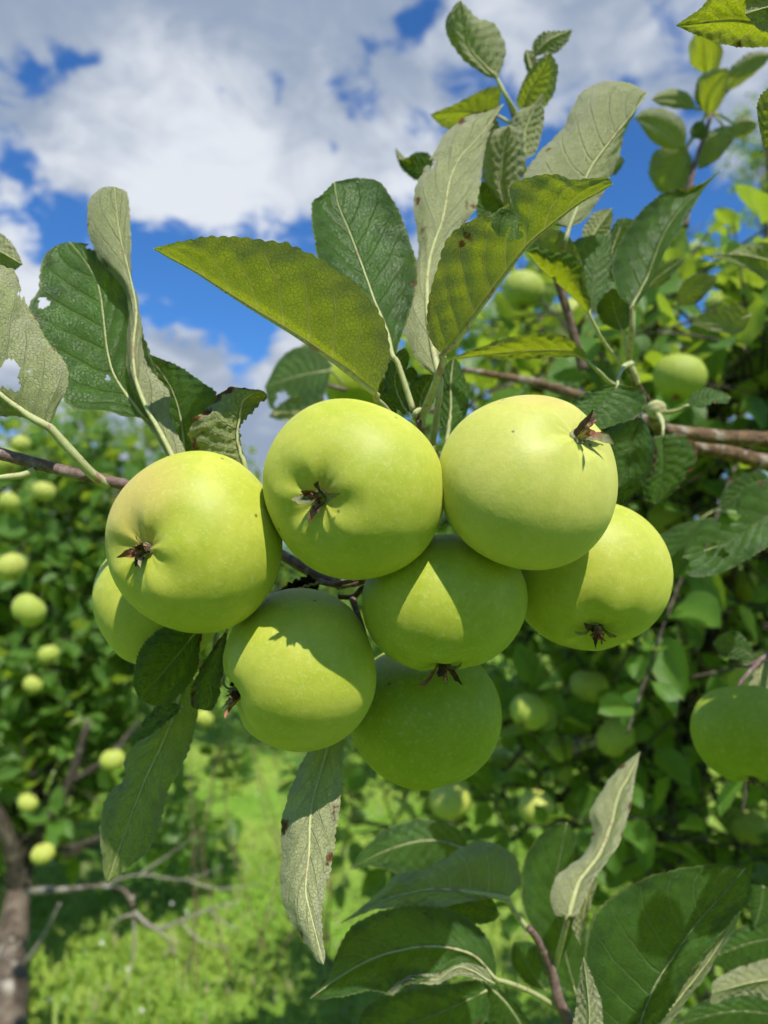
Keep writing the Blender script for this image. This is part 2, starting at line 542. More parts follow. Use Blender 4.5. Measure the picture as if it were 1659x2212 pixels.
# ------------------------------------------------------------------ a leaf drawn by three curves
def leaf_grid(mid, left, right, nt, ns, bl=0.0, br=0.0, serr=0.0011, teeth=30, pucker=0.0012, wave=0.0, curl=0.0, seed=0, toward=None, side='top'):
    rs = np.random.default_rng(seed)
    Mc, A, B = catmull(mid, nt), catmull(left, nt), catmull(right, nt)
    t = np.linspace(0, 1, nt + 1)
    env = np.sin(np.pi * np.clip(t, 0, 1)) ** 0.6
    js = np.arange(-ns, ns + 1)
    G = np.zeros((nt + 1, 2 * ns + 1, 3))
    ph = rs.uniform(0, 6.28, 6)
    for c, j in enumerate(js):
        E, bb = (A, bl) if j < 0 else (B, br)
        s = abs(j) / ns
        s = s ** 0.92
        G[:, c] = Mc + (E - Mc) * s
        if toward is not None:
            G[:, c] += toward[None, :] * (bb * 4 * s * (1 - s) * env)[:, None]
            G[:, c] += toward[None, :] * (wave * s * s * np.sin(2 * np.pi * (t * 2.6 + (0.3 if j < 0 else 0.0)) + ph[0]) * env)[:, None]
        if abs(j) == ns and serr:
            o = E - Mc
            o = o / (np.linalg.norm(o, axis=1)[:, None] + 1e-9)
            jit = 0.75 + 0.35 * np.sin(t * 41 + ph[1]) * np.sin(t * 17 + ph[2])
            tooth = np.abs(np.sin(np.pi * (t * teeth + 0.10 * np.sin(9 * t + ph[3])))) ** 0.75
            G[:, c] += o * (serr * tooth * jit * env ** 0.6)[:, None]
    du = np.gradient(G, axis=1)
    dt = np.gradient(G, axis=0)
    N = np.cross(dt, du)
    N /= np.linalg.norm(N, axis=2)[:, :, None] + 1e-12
    # face the asked side to the viewer
    ctr = G.reshape(-1, 3).mean(0)
    area_w = np.linalg.norm(np.cross(dt, du), axis=2)
    fl = ((N * (CAM - ctr)).sum(2) * area_w).sum()
    flip = (fl > 0) != (side == 'top')
    if flip:
        N = -N
    if pucker:
        S = np.abs(js)[None, :] / ns
        sgn = (js > 0)[None, :] * 0.055
        phi = (t[:, None] - 0.22 * S + sgn) * 9.0
        h = pucker * (np.abs(np.sin(np.pi * phi)) ** 0.7 - 0.45) * np.sin(np.pi * np.clip(S, 0, 1) ** 0.8) ** 0.7
        h = h + pucker * 0.6 * np.sin(phi * 5.1 + ph[4] + S * 9) * np.sin(S * 11 + ph[5] + t[:, None] * 23) * S
        G = G + N * (h * env[:, None])[:, :, None]
    return G, flip


def grid_faces(nr, nc, flip):
    i, j = np.meshgrid(np.arange(nr - 1), np.arange(nc - 1), indexing='ij')
    a = (i * nc + j).ravel()
    q = np.stack([a, a + nc, a + nc + 1, a + 1], axis=1)      # normal along dt x du
    return q[:, ::-1] if flip else q


LEAFN = [0]


def hero_leaf(parent, d, mid, left, right, side='top', k='D', lean=0.0, zt=0, zl=0, zr=0, bl=0, br=0, pet=None, pr=0.0010, label=None,
              serr=0.0011, teeth=30, pucker=0.0011, wave=0.0, holes=(), one_half=False, tint=0.0, brown=0.0, ribside=None, nt=120, ns=8):
    """mid base->tip, left/right margins between them; d metres deep at the base, zt tip offset, zl/zr margin offsets (mm, + away)"""
    LEAFN[0] += 1
    mp, lp, rp = parse(mid, k), parse(left, k), parse(right, k)
    lp = [mp[0]] + lp + [mp[-1]]
    rp = [mp[0]] + rp + [mp[-1]]

    def lift(pts, zside):
        n = len(pts)
        seg = [0]
        for a, b in zip(pts, pts[1:]):
            seg.append(seg[-1] + math.hypot(a[0] - b[0], a[1] - b[1]))
        res = []
        for (x, y, z), s in zip(pts, seg):
            u = s / seg[-1]
            res.append(at(x, y, d + (zt * u + zside * math.sin(math.pi * u) ** 0.8 + z) / 1000.0 - lean * (mp[0][1] - y) / FPX * d))
        return np.array(res)
    m3, l3, r3 = lift(mp, 0), lift(lp, zl), lift(rp, zr)
    ctr = m3.mean(0)
    tw = (CAM - ctr) / np.linalg.norm(CAM - ctr)
    G, flip = leaf_grid(m3, l3, r3, nt, ns, bl / 1000, br / 1000, serr, teeth, pucker, wave / 1000, seed=LEAFN[0], toward=tw, side=side)
    nr, nc = G.shape[:2]
    V = G.reshape(-1, 3)
    F = grid_faces(nr, nc, flip)
    tt, uu = np.meshgrid(np.linspace(0, 1, nr), np.linspace(0, 1, nc), indexing='ij')
    UV = np.stack([uu.ravel(), tt.ravel()], axis=1)
    if holes:
        keep = np.ones(len(F), bool)
        fc = V[F].mean(1)
        rs = np.random.default_rng(LEAFN[0])
        for (kk, hx, hy, hr) in holes:
            px, py = todisp(kk, hx, hy)
            rel = fc - CAM
            dep = rel @ FWD
            sx = 829.5 + rel @ RIGHT / dep * FPX
            sy = 1106 - rel @ UPC / dep * FPX
            rr = hr / CROP[kk][2] * 0.54861
            ang = np.arctan2(sy - py, sx - px)
            keep &= (one_half & (UV[F][:, :, 0].mean(1) > 0.5)) | (np.hypot(sx - px, sy - py) > rr * (1 + 0.22 * np.sin(3 * ang + hx) + 0.12 * np.sin(5 * ang + hy)))
        F = F[keep]
    base = m3[0]
    root = np.array(parent.location)
    me = mesh_data('leaf', V - base, F, M['leaf'], UV)
    o = link('leaf', me, parent, base - root, label=label)
    o['yellowing'] = float(tint)
    o['browning'] = float(brown)
    # petiole running on into the midrib on the underside
    C = catmull(m3, 16)
    dt = np.gradient(G[:, nc // 2], axis=0)
    du = G[:, nc // 2 + 1] - G[:, nc // 2 - 1]
    N = np.cross(dt, du)
    N /= np.linalg.norm(N, axis=1)[:, None] + 1e-12
    if flip:
        N = -N
    idx = np.linspace(0, nt, 17).astype(int)
    rad = np.linspace(pr * 0.72, pr * 0.18, 17)
    Cm = G[idx, nc // 2] - N[idx] * (rad * 0.92)[:, None]
    if pet:
        pp = parse(pet, k)
        dd = [d + z / 1000 for (_, _, z) in pp]
        pts = [at(x, y, q) for (x, y, _), q in zip(pp, dd)][::-1]
        line = np.vstack([catmull(pts + [m3[0]], 12)[:-1], Cm])
        rad = np.concatenate([np.linspace(pr * 1.35, pr * 0.95, 12), rad])
    else:
        line = Cm
    v, f = tube(line, rad, seg=7, n=len(line) * 2)
    link('petiole', mesh_data('petiole', v - base, f, M['petiole']), o)
    return o


# ------------------------------------------------------------------ apples
def apple_mesh(name, mat, nth=72, nph=96, seed=0, oblate=0.92, lobes=0.022, basin=0.17, bw=0.30):
    """unit apple: calyx along +Z, stem along -Z"""
    rs = np.random.default_rng(seed)
    p = rs.uniform(0, 6.28, 8)
    th = np.linspace(0, np.pi, nth + 1)[:, None]
    ph = np.linspace(0, 2 * np.pi, nph, endpoint=False)[None, :]
    R = 1.0 - basin * np.exp(-(th / bw) ** 2) - 0.06 * np.exp(-(th / 0.6) ** 2) - 0.36 * np.exp(-((np.pi - th) / 0.30) ** 2)
    R = R + 0.045 * np.sin(th) ** 2 * np.cos(th * 1.0 + 0.5 * np.pi) * -0.5
    R = R + lobes * np.cos(5 * ph + p[0] + 0.3 * np.sin(ph + p[5])) * np.exp(-((th - 0.42) / 0.26) ** 2)
    R = R + 0.005 * np.cos(10 * ph + p[1]) * np.exp(-((th - 0.30) / 0.14) ** 2)
    R = R + 0.003 * np.cos(17 * ph + p[7]) * np.exp(-((th - 0.26) / 0.10) ** 2)
    R = R + 0.020 * np.sin(2 * ph + p[2]) * np.sin(th) + 0.013 * np.sin(3 * ph + p[3]) * np.sin(th) ** 2 + 0.008 * np.cos(5 * ph + p[0]) * np.sin(th) ** 3
    R = R + 0.024 * np.sin(ph + p[4]) * np.sin(2 * th)
    # shoulders broader towards the stem
    taper = 1.0 - 0.045 * np.cos(th)
    x = R * np.sin(th) * np.cos(ph) * taper
    y = R * np.sin(th) * np.sin(ph) * taper
    z = R * np.cos(th) * oblate + 0 * ph
    V = np.stack([x, y, z], axis=2).reshape(-1, 3)
    q = []
    i, j = np.meshgrid(np.arange(nth), np.arange(nph), indexing='ij')
    j2 = (j + 1) % nph
    F = np.stack([i * nph + j, (i + 1) * nph + j, (i + 1) * nph + j2, i * nph + j2], axis=2).reshape(-1, 4)
    return V, F


def axis_frame(ax, roll=0.0):
    z = Vector(ax).normalized()
    q = z.to_track_quat('Z', 'Y').to_matrix()
    return np.array(q @ Matrix.Rotation(roll, 3, 'Z'))


def sepal_mesh(L, w, seed, mat):
    rs = np.random.default_rng(seed)
    n = 8
    bend = rs.uniform(-0.2, 1.9)
    tw = rs.uniform(-2.6, 2.6)
    V, F = [], []
    x, z, a = 0.0, 0.0, 0.15
    for i in range(n + 1):
        u = i / n
        wd = w * (math.sin(math.pi * min(1, u * 0.85 + 0.15)) ** 0.8) * (1 - 0.2 * math.sin(u * 19 + seed))
        ca, sa = math.cos(tw * u), math.sin(tw * u)
        for s in (-1, 0, 1):
            V.append((x + 0.25 * wd * abs(s) * sa, s * wd * ca, z + s * wd * sa * 0.8 + abs(s) * wd * 0.45))
        st = L / n
        a += bend / n + rs.uniform(-0.22, 0.22)
        x += math.sin(a) * st
        z += math.cos(a) * st
    for i in range(n):
        for s in range(2):
            F.append((i * 3 + s, (i + 1) * 3 + s, (i + 1) * 3 + s + 1, i * 3 + s + 1))
    V = np.array(V)
    # give the strip a body
    T = 0.0003
    V2 = V + np.array([T, 0, T])
    m = len(V)
    F2 = [tuple(reversed([i + m for i in f])) for f in F]
    return np.vstack([V, V2]), F + F2


def hero_apple(px, py, rpx, d, ax, label, mat, seed, oblate=0.92, lobes=0.022, basin=0.17, bw=0.30, sepL=0.011, stem_to=None, group='apples of the near cluster', sx=1.0, sy=1.0, sep_rot=0.0):
    c = at(px, py, d)
    r = rpx / FPX * d
    vv = (CAM - c) / np.linalg.norm(CAM - c)
    rr_ = np.cross(UPC, vv)
    rr_ /= np.linalg.norm(rr_)
    uu_ = np.cross(vv, rr_)
    axw = ax[0] * rr_ + ax[1] * uu_ + ax[2] * vv
    axw = axw / np.linalg.norm(axw)
    Fr = axis_frame(axw, seed * 1.3)
    V, F = apple_mesh('apple', mat, seed=seed, oblate=oblate, lobes=lobes, basin=basin, bw=bw)
    W = (V * r) @ Fr.T
    W = W + np.outer(W @ RIGHT, RIGHT) * (sx - 1) + np.outer(W @ UPC, UPC) * (sy - 1)
    base = c - UPC * r
    root = empty('apple', c, label, 'apple', group)
    link('skin', mesh_data('apple skin', W, F, mat), root)
    # calyx: a downy cup in the basin with dry sepals and stamens
    zc = W[: 96].mean(0)
    cr = 0.10 * r
    cv, cf = [], []
    for i in range(4):
        for j in range(12):
            a = 2 * math.pi * j / 12
            rr = cr * (1.25, 0.95, 0.8, 0.35)[i] * (1 + 0.18 * math.sin(5 * a + seed))
            zz = (-0.10 * r, 0.01 * r, 0.05 * r, 0.0)[i]
            cv.append((rr * math.cos(a), rr * math.sin(a), zz))
    for i in range(3):
        for j in range(12):
            cf.append((i * 12 + j, i * 12 + (j + 1) % 12, (i + 1) * 12 + (j + 1) % 12, (i + 1) * 12 + j))
    cv = np.array(cv) @ Fr.T
    cal = link('calyx', mesh_data('calyx', cv, cf, M['calyx']), root, zc)
    rs = np.random.default_rng(seed + 50)
    for q in range(6):
        sv, sf = sepal_mesh(sepL * rs.uniform(0.65, 1.15), 0.0016 * rs.uniform(0.7, 1.3), seed * 7 + q, None)
        a = q * 2 * math.pi / 6 + sep_rot + rs.uniform(-0.35, 0.35)
        R2 = np.array(Matrix.Rotation(a, 3, 'Z'))
        sv = sv + np.array([cr * 0.55, 0, 0])
        sv = (sv @ R2.T) @ Fr.T
        link('sepal', mesh_data('sepal', sv, sf, M[('sepal', 'sepal_pale', 'sepal', 'sepal_dark', 'sepal_pale', 'sepal_dark')[(q + seed) % 6]]), cal)
    st = []
    for q in range(9):
        a = rs.uniform(0, 6.28)
        tip = np.array([math.cos(a), math.sin(a), 0]) * cr * rs.uniform(0.2, 0.9) + np.array([0, 0, sepL * rs.uniform(0.35, 0.7)])
        st.append(tube([(0, 0, 0), tip * 0.5 + np.array([0, 0, 0.001]), tip], [0.0003, 0.00025, 0.0004], 5, 5))
    v, f = join(st)
    link('stamens', mesh_data('stamens', v @ Fr.T, f, M['sepal']), cal)
    # stalk from the stem hollow
    s0 = -axw * r * 0.52 * oblate
    s1 = -axw * r * 1.02 * oblate
    if stem_to is not None:
        s2 = np.array(stem_to) - c
        s1 = s1 * 0.92
        if np.linalg.norm(s2 - s1) > 0.045:
            s2 = s1 + (s2 - s1) / np.linalg.norm(s2 - s1) * 0.045
    else:
        s2 = s1 * 1.25
    v, f = tube([s0, s1, s2], [0.0013, 0.0012, 0.0017], 8)
    link('stem', mesh_data('stem', v, f, M['twig']), root)
    return root

# ================================================================== SETTING
def build_ground():
    m, t = new_mat('meadow soil')
    out = t.n('ShaderNodeOutputMaterial')
    b = t.n('ShaderNodeBsdfPrincipled')
    t.link(b.outputs[0], out.inputs[0])
    tc = t.n('ShaderNodeTexCoord')
    oc = tc.outputs['Object']
    n = t.noise(oc, 0.9, 5, 0.6)
    n2 = t.noise(oc, 9, 5, 0.65)
    c = t.mix(t.ss(n, 0.35, 0.65), (0.17, 0.33, 0.035), (0.28, 0.38, 0.065))
    c = t.mix(t.m('MULTIPLY', t.ss(n2, 0.48, 0.72), 0.6), c, (0.075, 0.13, 0.018))
    t.link(c, b.inputs['Base Color'])
    b.inputs['Roughness'].default_value = 0.9
    b.inputs['Specular IOR Level'].default_value = 0.1
    t.link(t.bump(n2, 0.8, 0.05), b.inputs['Normal'])
    n_ = 60
    xs = np.sinh(np.linspace(-5.2, 5.2, n_)) * 5.0
    ys = np.sinh(np.linspace(-5.2, 5.2, n_)) * 5.0
    X, Y = np.meshgrid(xs, ys, indexing='ij')
    Z = 0.05 * np.sin(X * 0.9 + 1) * np.sin(Y * 0.7) + 0.03 * np.sin(X * 2.1 + Y * 1.3)
    V = np.stack([X.ravel(), Y.ravel(), Z.ravel()], axis=1)
    F = grid_faces(n_, n_, False)
    o = link('ground', mesh_data('ground', V, F[:, ::-1] if False else F, m))
    me = o.data
    if me.polygons[len(me.polygons) // 2].normal.z < 0:
        me.flip_normals()
    o['kind'] = 'structure'
    o['label'] = 'sunlit green meadow under the apple trees'

    # grass blades, longer stems and white clover heads
    gm, t = new_mat('grass blade')
    out = t.n('ShaderNodeOutputMaterial')
    geo = t.n('ShaderNodeNewGeometry')
    rnd = geo.outputs['Random Per Island']
    col = t.mix(rnd, (0.17, 0.34, 0.025), (0.36, 0.47, 0.06))
    col = t.mix(t.m('GREATER_THAN', rnd, 0.93), col, (0.42, 0.38, 0.20))
    b = t.n('ShaderNodeBsdfPrincipled')
    t.link(col, b.inputs['Base Color'])
    b.inputs['Roughness'].default_value = 0.55
    tr = t.n('ShaderNodeBsdfTranslucent')
    t.link(t.mix(rnd, (0.20, 0.34, 0.02), (0.34, 0.42, 0.05)), tr.inputs['Color'])
    mx = t.n('ShaderNodeMixShader')
    mx.inputs[0].default_value = 0.4
    t.link(b.outputs[0], mx.inputs[1])
    t.link(tr.outputs[0], mx.inputs[2])
    t.link(mx.outputs[0], out.inputs[0])
    N = 80000
    y = 1.0 + 11 * rng.random(N) ** 1.6
    x = rng.uniform(-1, 1, N) * (y * 0.62 + 0.5)
    # tufts
    tx, ty = rng.uniform(-5, 5, 700), rng.uniform(1, 11, 700)
    z = 0.05 * np.sin(x * 0.9 + 1) * np.sin(y * 0.7) + 0.03 * np.sin(x * 2.1 + y * 1.3) - 0.01
    patch = 0.5 + 0.5 * np.sin(x * 3.1 + 1.3 * np.sin(y * 2.3)) * np.sin(y * 2.7 + x)
    h = rng.uniform(0.02, 0.065, N) * (0.75 + 0.5 * patch)
    tall = rng.random(N) < 0.003
    h[tall] *= 3.5
    a = rng.uniform(0, 6.283, N)
    w = rng.uniform(0.003, 0.009, N)
    le = rng.uniform(0.5, 1.6, N) * h
    dx, dy = np.cos(a), np.sin(a)
    px, py = -dy * w, dx * w
    P = np.zeros((N, 5, 3))
    P[:, 0] = np.stack([x - px, y - py, z], 1)
    P[:, 1] = np.stack([x + px, y + py, z], 1)
    P[:, 2] = np.stack([x - px * .7 + dx * le * .3, y - py * .7 + dy * le * .3, z + h * .6], 1)
    P[:, 3] = np.stack([x + px * .7 + dx * le * .3, y + py * .7 + dy * le * .3, z + h * .6], 1)
    P[:, 4] = np.stack([x + dx * le, y + dy * le, z + h], 1)
    b0 = (np.arange(N) * 5)[:, None]
    T = np.concatenate([b0 + np.array([[0, 1, 3]]), b0 + np.array([[0, 3, 2]]), b0 + np.array([[2, 3, 4]])])
    o = link('grass', mesh_data('grass', P.reshape(-1, 3), T, gm, smooth=False))
    o['kind'] = 'stuff'
    o['label'] = 'bright green meadow grass with dry stems'
    o['category'] = 'grass'
    wm = simple_mat('clover petals', (0.72, 0.72, 0.68), (0.80, 0.80, 0.78), 50, 0.8)
    parts = []
    for i in range(70):
        yy = 1.8 + 6 * random.random()
        xx = random.uniform(-1, 1) * yy * 0.6
        zz = random.uniform(0.04, 0.12)
        r = random.uniform(0.006, 0.010)
        v = np.array([(xx + r, yy, zz), (xx - r, yy, zz), (xx, yy + r, zz), (xx, yy - r, zz), (xx, yy, zz + r), (xx, yy, zz - r)])
        parts.append((v, [(0, 2, 4), (2, 1, 4), (1, 3, 4), (3, 0, 4), (2, 0, 5), (1, 2, 5), (3, 1, 5), (0, 3, 5)]))
    v, f = join(parts)
    o = link('clover_flowers', mesh_data('clover', v, f, wm))
    o['kind'] = 'stuff'
    o['label'] = 'small white clover heads scattered in the grass'
    o['category'] = 'flowers'


build_ground()


# ------------------------------------------------------------------ background trees
def template_leaf(seed, nt=6, ns=2):
    rs = np.random.default_rng(900 + seed)
    w = rs.uniform(0.26, 0.34)
    fold = rs.uniform(0.05, 0.28)
    droop = rs.uniform(-0.05, 0.45)
    tw = rs.uniform(-0.35, 0.35)
    V, UV = [], []
    for i in range(nt + 1):
        t = i / nt
        wd = w * (math.sin(math.pi * min(1, t ** 0.85)) ** 0.75) + 0.004
        for j in range(-ns, ns + 1):
            s = j / ns
            yy = s * wd
            zz = abs(s) ** 1.4 * wd * fold * 2.2 - droop * t * t * 0.55 + 0.035 * math.sin(t * 9 + seed + s * 2) * abs(s)
            a = tw * t
            V.append((0.18 + t * (1 - 0.12 * droop * t), yy * math.cos(a) - zz * math.sin(a) * 0.3, zz + yy * math.sin(a)))
            UV.append((0.5 + 0.5 * s, t))
    nc = 2 * ns + 1
    F = [tuple(q) for q in grid_faces(nt + 1, nc, False)]
    b = len(V)
    # petiole: a thin three-sided stalk
    for (x, r) in ((0.0, 0.016), (0.2, 0.010)):
        for q in range(3):
            a = q * 2.094
            V.append((x, r * math.cos(a), r * math.sin(a) - 0.01))
            UV.append((0.5, 0.02))
    for q in range(3):
        F.append((b + q, b + (q + 1) % 3, b + 3 + (q + 1) % 3, b + 3 + q))
    V = np.array(V)
    # face normals of the blade must look up (+z)
    f0 = F[0]
    n = np.cross(V[f0[1]] - V[f0[0]], V[f0[2]] - V[f0[0]])
    if n[2] < 0:
        nb = (nt) * (nc - 1)
        F = [tuple(reversed(f)) for f in F[:nb]] + F[nb:]
    return V, F, np.array(UV)


TEMPL = [template_leaf(i) for i in range(8)]
TEMPL_ME = [mesh_data('background leaf', v, f, M['leaf_far'], u) for v, f, u in TEMPL]


def on_sheet(p):
    rel = p - CAM
    dep = rel @ FWD
    dep = np.maximum(dep, 1e-3)
    return 829.5 + rel @ RIGHT / dep * FPX, 1106 - rel @ UPC / dep * FPX, dep


# apples hanging in the trees behind: photo position, apparent radius, label
BG = [(1130, 625, 45, 'blurred sunlit apple under the torn folded leaf'), (1232, 685, 40, 'blurred apple just right of the sunlit spur leaf, second above the right apple'),
      (1468, 815, 54, 'large sunlit apple half covered by a leaf right of the spur'), (1600, 775, 34, 'small apple at the right edge above the brown branch'),
      (1548, 655, 26, 'yellow apple among bright leaves at upper right'), (1500, 545, 22, 'tiny yellow apple high in the right crown'),
      (1447, 1127, 47, 'yellow apple right of the pale yellow apple, below the brown branch'), (1606, 1268, 35, 'apple under the leaf with insect holes'),
      (1480, 1035, 26, 'apple just below the thick brown branch'),
      (975, 1727, 46, 'bright sunlit apple just below the dark shaded apple'), (1143, 1538, 40, 'shaded apple right of the dark bottom apple'),
      (1272, 1482, 40, 'shaded apple below the right end apple of the cluster'), (1330, 1592, 43, 'shaded apple left of the big apple at the right edge'),
      (1160, 1745, 40, 'dim apple above the lower right shoot'), (1622, 1793, 40, 'apple at the right edge below the big shaded apple'),
      (1300, 1655, 28, 'small dim apple above the tip of the pale twisted leaf'), (1600, 1455, 34, 'shaded apple directly above the big apple at the right edge'),
      (1560, 1395, 26, 'small apple in the shade left of the right edge'), (770, 1765, 20, 'tiny apple left of the bright sunlit apple below the cluster'),
      (24, 1226, 32, 'ripe orange yellow apple at the left edge'), (82, 1228, 19, 'small yellow apple beside the ripe one at the left edge'),
      (62, 1318, 36, 'green apple below the ripe one at the left edge'), (95, 1062, 24, 'apple below the purple twig at upper left'),
      (105, 1415, 22, 'bright apple left of the apple peeping out of the cluster'), (243, 1642, 25, 'sunlit apple beside the long shaded hanging leaf'),
      (440, 1552, 20, 'small bright apple between hanging leaf and lower left apple'), (93, 1845, 24, 'green apple low in the left tree above the trunk fork'),
      (15, 1000, 30, 'apple at the left edge under the purple twig'), (165, 1130, 18, 'small yellow apple left of the blushed apple'), (70, 1480, 20, 'yellow apple in the middle of the left tree'), (180, 1760, 17, 'small apple beside the tip of the long shaded leaf'), (30, 1620, 20, 'apple at the left edge above the trunk fork'), (1395, 700, 24, 'small sunlit apple right of the long grey green leaf'), (1590, 870, 30, 'sunlit apple at the right edge just above the brown branch'), (1330, 560, 22, 'small high apple in the gap of the right crown'), (1210, 1620, 30, 'shaded apple among dark leaves right of the bottom apple'), (1440, 1300, 26, 'dim apple right of the end apple of the cluster'), (1080, 1640, 24, 'small dim apple beside the dark bottom apple'), (880, 1790, 18, 'tiny apple below the bright sunlit apple'), (130, 1095, 19, 'yellow apple just under the purple twig left of the cluster'), (20, 1085, 22, 'apple at the left edge level with the blushed apple'), (160, 1290, 18, 'apple left of the calyx of the blushed apple'), (150, 1510, 19, 'shaded apple in the left tree beside the hanging leaf'), (60, 1735, 21, 'low apple at the left edge over the trunk'), (250, 1085, 15, 'tiny apple in the left crown against the sky'), (330, 960, 15, 'tiny apple high in the left crown above the blushed apple'), (45, 960, 20, 'apple at the left edge above the purple twig')]


BGA = np.array([(x, y, r, (0.031 + 0.003 * math.sin(i * 2.3)) * FPX / r) for i, (x, y, r, _) in enumerate(BG)])


def grow_tree(name, label, base, trunk, trunk_r, vols, n_shoots, seed, leaf=(0.055, 0.09), n_single=300, node=0.03, sh_len=(0.18, 0.42),
              limb_r=0.016, group=None, mind=0.0, avoid=None, limbs_per=5):
    """trunk: list of world points; vols: (centre, radii, share)"""
    rs = np.random.default_rng(seed)
    root = empty(name, base, label, 'tree', group)
    root_l = np.array(base, float)
    v, f = tube(trunk, trunk_r, seg=12, n=28, knob=0.09, seed=seed)
    link('trunk', mesh_data('trunk', v - root_l, f, M['trunk']), root)
    tc = catmull(trunk, 30)
    limb_pts = []
    twigs = []
    for (c, rad, share) in vols:
        c, rad = np.array(c), np.array(rad)
        for q in range(limbs_per):
            s = tc[int(rs.uniform(0.45, 1.0) * 30)]
            dirv = rs.normal(size=3)
            dirv /= np.linalg.norm(dirv)
            e = c + dirv * rad * rs.uniform(0.3, 0.8)
            mid1 = s * 0.65 + e * 0.35 + rs.normal(size=3) * 0.05 + np.array([0, 0, 0.04])
            mid2 = s * 0.3 + e * 0.7 + rs.normal(size=3) * 0.06 + np.array([0, 0, 0.03])
            if avoid is not None and any(avoid(x) for x in catmull([s, mid1, mid2, e], 10)):
                continue
            lv, lf = tube([s, mid1, mid2, e], [limb_r, limb_r * 0.8, limb_r * 0.55, limb_r * 0.25], seg=7, n=14, knob=0.10, seed=int(rs.integers(1e6)))
            link('branch', mesh_data('branch', lv - root_l, lf, M['bark_far']), root)
            limb_pts.append(catmull([s, mid1, mid2, e], 16)[5:])
    LP = np.vstack(limb_pts)
    pos, ax, nrm, siz = [], [], [], []
    shares = np.array([s for *_, s in vols])
    shares = shares / shares.sum()
    for k in range(n_shoots):
        c, rad, _ = vols[rs.choice(len(vols), p=shares)]
        c, rad = np.array(c), np.array(rad)
        dv = rs.normal(size=3)
        dv /= np.linalg.norm(dv)
        p = c + dv * rad * rs.uniform(0.25, 1.0) ** 0.55
        dist = np.linalg.norm(LP - p, axis=1)
        a = LP[np.argmin(dist)]
        outd = dv * 0.7 + np.array([0, 0, 0.55]) + rs.normal(size=3) * 0.45
        outd /= np.linalg.norm(outd)
        L = rs.uniform(*sh_len)
        pts = [a, a * 0.4 + p * 0.6 + rs.normal(size=3) * 0.02, p, p + outd * L * 0.5, p + outd * L + np.array([0, 0, -0.02])]
        line = catmull(pts[2:], 10)
        if avoid is not None and any(avoid(x) for x in line):
            continue
        if (on_sheet(line[0])[2] < mind) or (on_sheet(line[-1])[2] < mind):
            continue
        tv, tf = tube(pts, [0.0028, 0.0024, 0.0020, 0.0011], seg=4, n=9, cap=False)
        if avoid is None or not any(avoid(x) for x in tv[::4]):
            twigs.append((tv, tf))
        nn = max(3, int(L / node))
        g = rs.uniform(0, 6.28)
        e1 = np.cross(outd, [0.3, 0.2, 0.9])
        e1 /= np.linalg.norm(e1)
        e2 = np.cross(outd, e1)
        for i in range(nn):
            u = (i + 0.5) / nn
            q = line[min(10, int(u * 10))] + outd * 0.004 * rs.normal()
            g += 2.4
            rdir = e1 * math.cos(g) + e2 * math.sin(g)
            d = rdir * 0.85 + outd * (0.35 + 0.5 * u) + np.array([0, 0, -0.12]) + rs.normal(size=3) * 0.15
            d /= np.linalg.norm(d)
            up = np.array([0.05, -0.35, 0.95]) + outd * 0.4 + rs.normal(size=3) * 0.45
            up = up - d * (up @ d)
            up /= np.linalg.norm(up) + 1e-9
            pos.append(q)
            ax.append(d)
            nrm.append(up)
            siz.append(rs.uniform(*leaf) * (0.6 + 0.4 * math.sin(math.pi * min(1, u * 0.8 + 0.2))))
    tv, tf = join(twigs)
    o = link('twigs', mesh_data('twigs', tv - root_l, tf, M['bark_far']), root)
    o['kind'] = 'stuff'
    pos, ax, nrm, siz = map(np.array, (pos, ax, nrm, siz))
    # leaves do not grow through the hanging fruit and mostly leave it open to the light
    lx, ly, ld = on_sheet(pos + ax * (siz * 0.7)[:, None])
    hide = np.zeros(len(pos), bool)
    for (bx, by, br_, bd) in BGA:
        hide |= (np.hypot(lx - bx, ly - by) < br_ * 0.85 + siz / ld * FPX * 0.22) & (ld < bd + 0.03) & (ld > bd - 1.6)
    hide &= rs.random(len(pos)) < 0.80
    pos, ax, nrm, siz = pos[~hide], ax[~hide], nrm[~hide], siz[~hide]
    side = np.cross(nrm, ax)
    which = rs.integers(0, len(TEMPL), len(pos))
    sx, sy, dep = on_sheet(pos)
    seen = (sx > -40) & (sx < 1700) & (sy > -40) & (sy < 2250) & (dep > 0.3)
    score = np.where(seen, siz / dep, 0)
    single = np.zeros(len(pos), bool)
    if n_single:
        ii = np.argsort(-score)[:n_single]
        single[ii[score[ii] > 0]] = True
    for i in np.nonzero(single)[0]:
        o = bpy.data.objects.new('leaf', TEMPL_ME[which[i]])
        COL.objects.link(o)
        o.parent = root
        Mx = np.eye(4)
        Mx[:3, 0], Mx[:3, 1], Mx[:3, 2] = ax[i] * siz[i], side[i] * siz[i], nrm[i] * siz[i]
        Mx[:3, 3] = pos[i] - root_l
        o.matrix_local = Matrix(Mx.tolist())
        o['yellowing'] = float(rs.uniform(0, 0.35))
        o['browning'] = 0.0
    rest = np.nonzero(~single)[0]
    vs, fs3, us, off = [], [], [], 0
    for tix, (tv, tf, tu) in enumerate(TEMPL):
        sel = rest[which[rest] == tix]
        if not len(sel):
            continue
        R = np.stack([ax[sel], side[sel], nrm[sel]], axis=2) * siz[sel][:, None, None]
        W = np.einsum('nij,vj->nvi', R, tv) + pos[sel][:, None, :]
        quads = np.array(tf)
        Fq = quads[None] + (np.arange(len(sel)) * len(tv))[:, None, None] + off
        vs.append(W.reshape(-1, 3))
        us.append(np.tile(tu, (len(sel), 1)))
        fs3.append(Fq.reshape(-1, 4))
        off += len(sel) * len(tv)
    o = link('crown', mesh_data('crown', np.vstack(vs) - root_l, np.vstack(fs3), M['leaf_far'], np.vstack(us)), root)
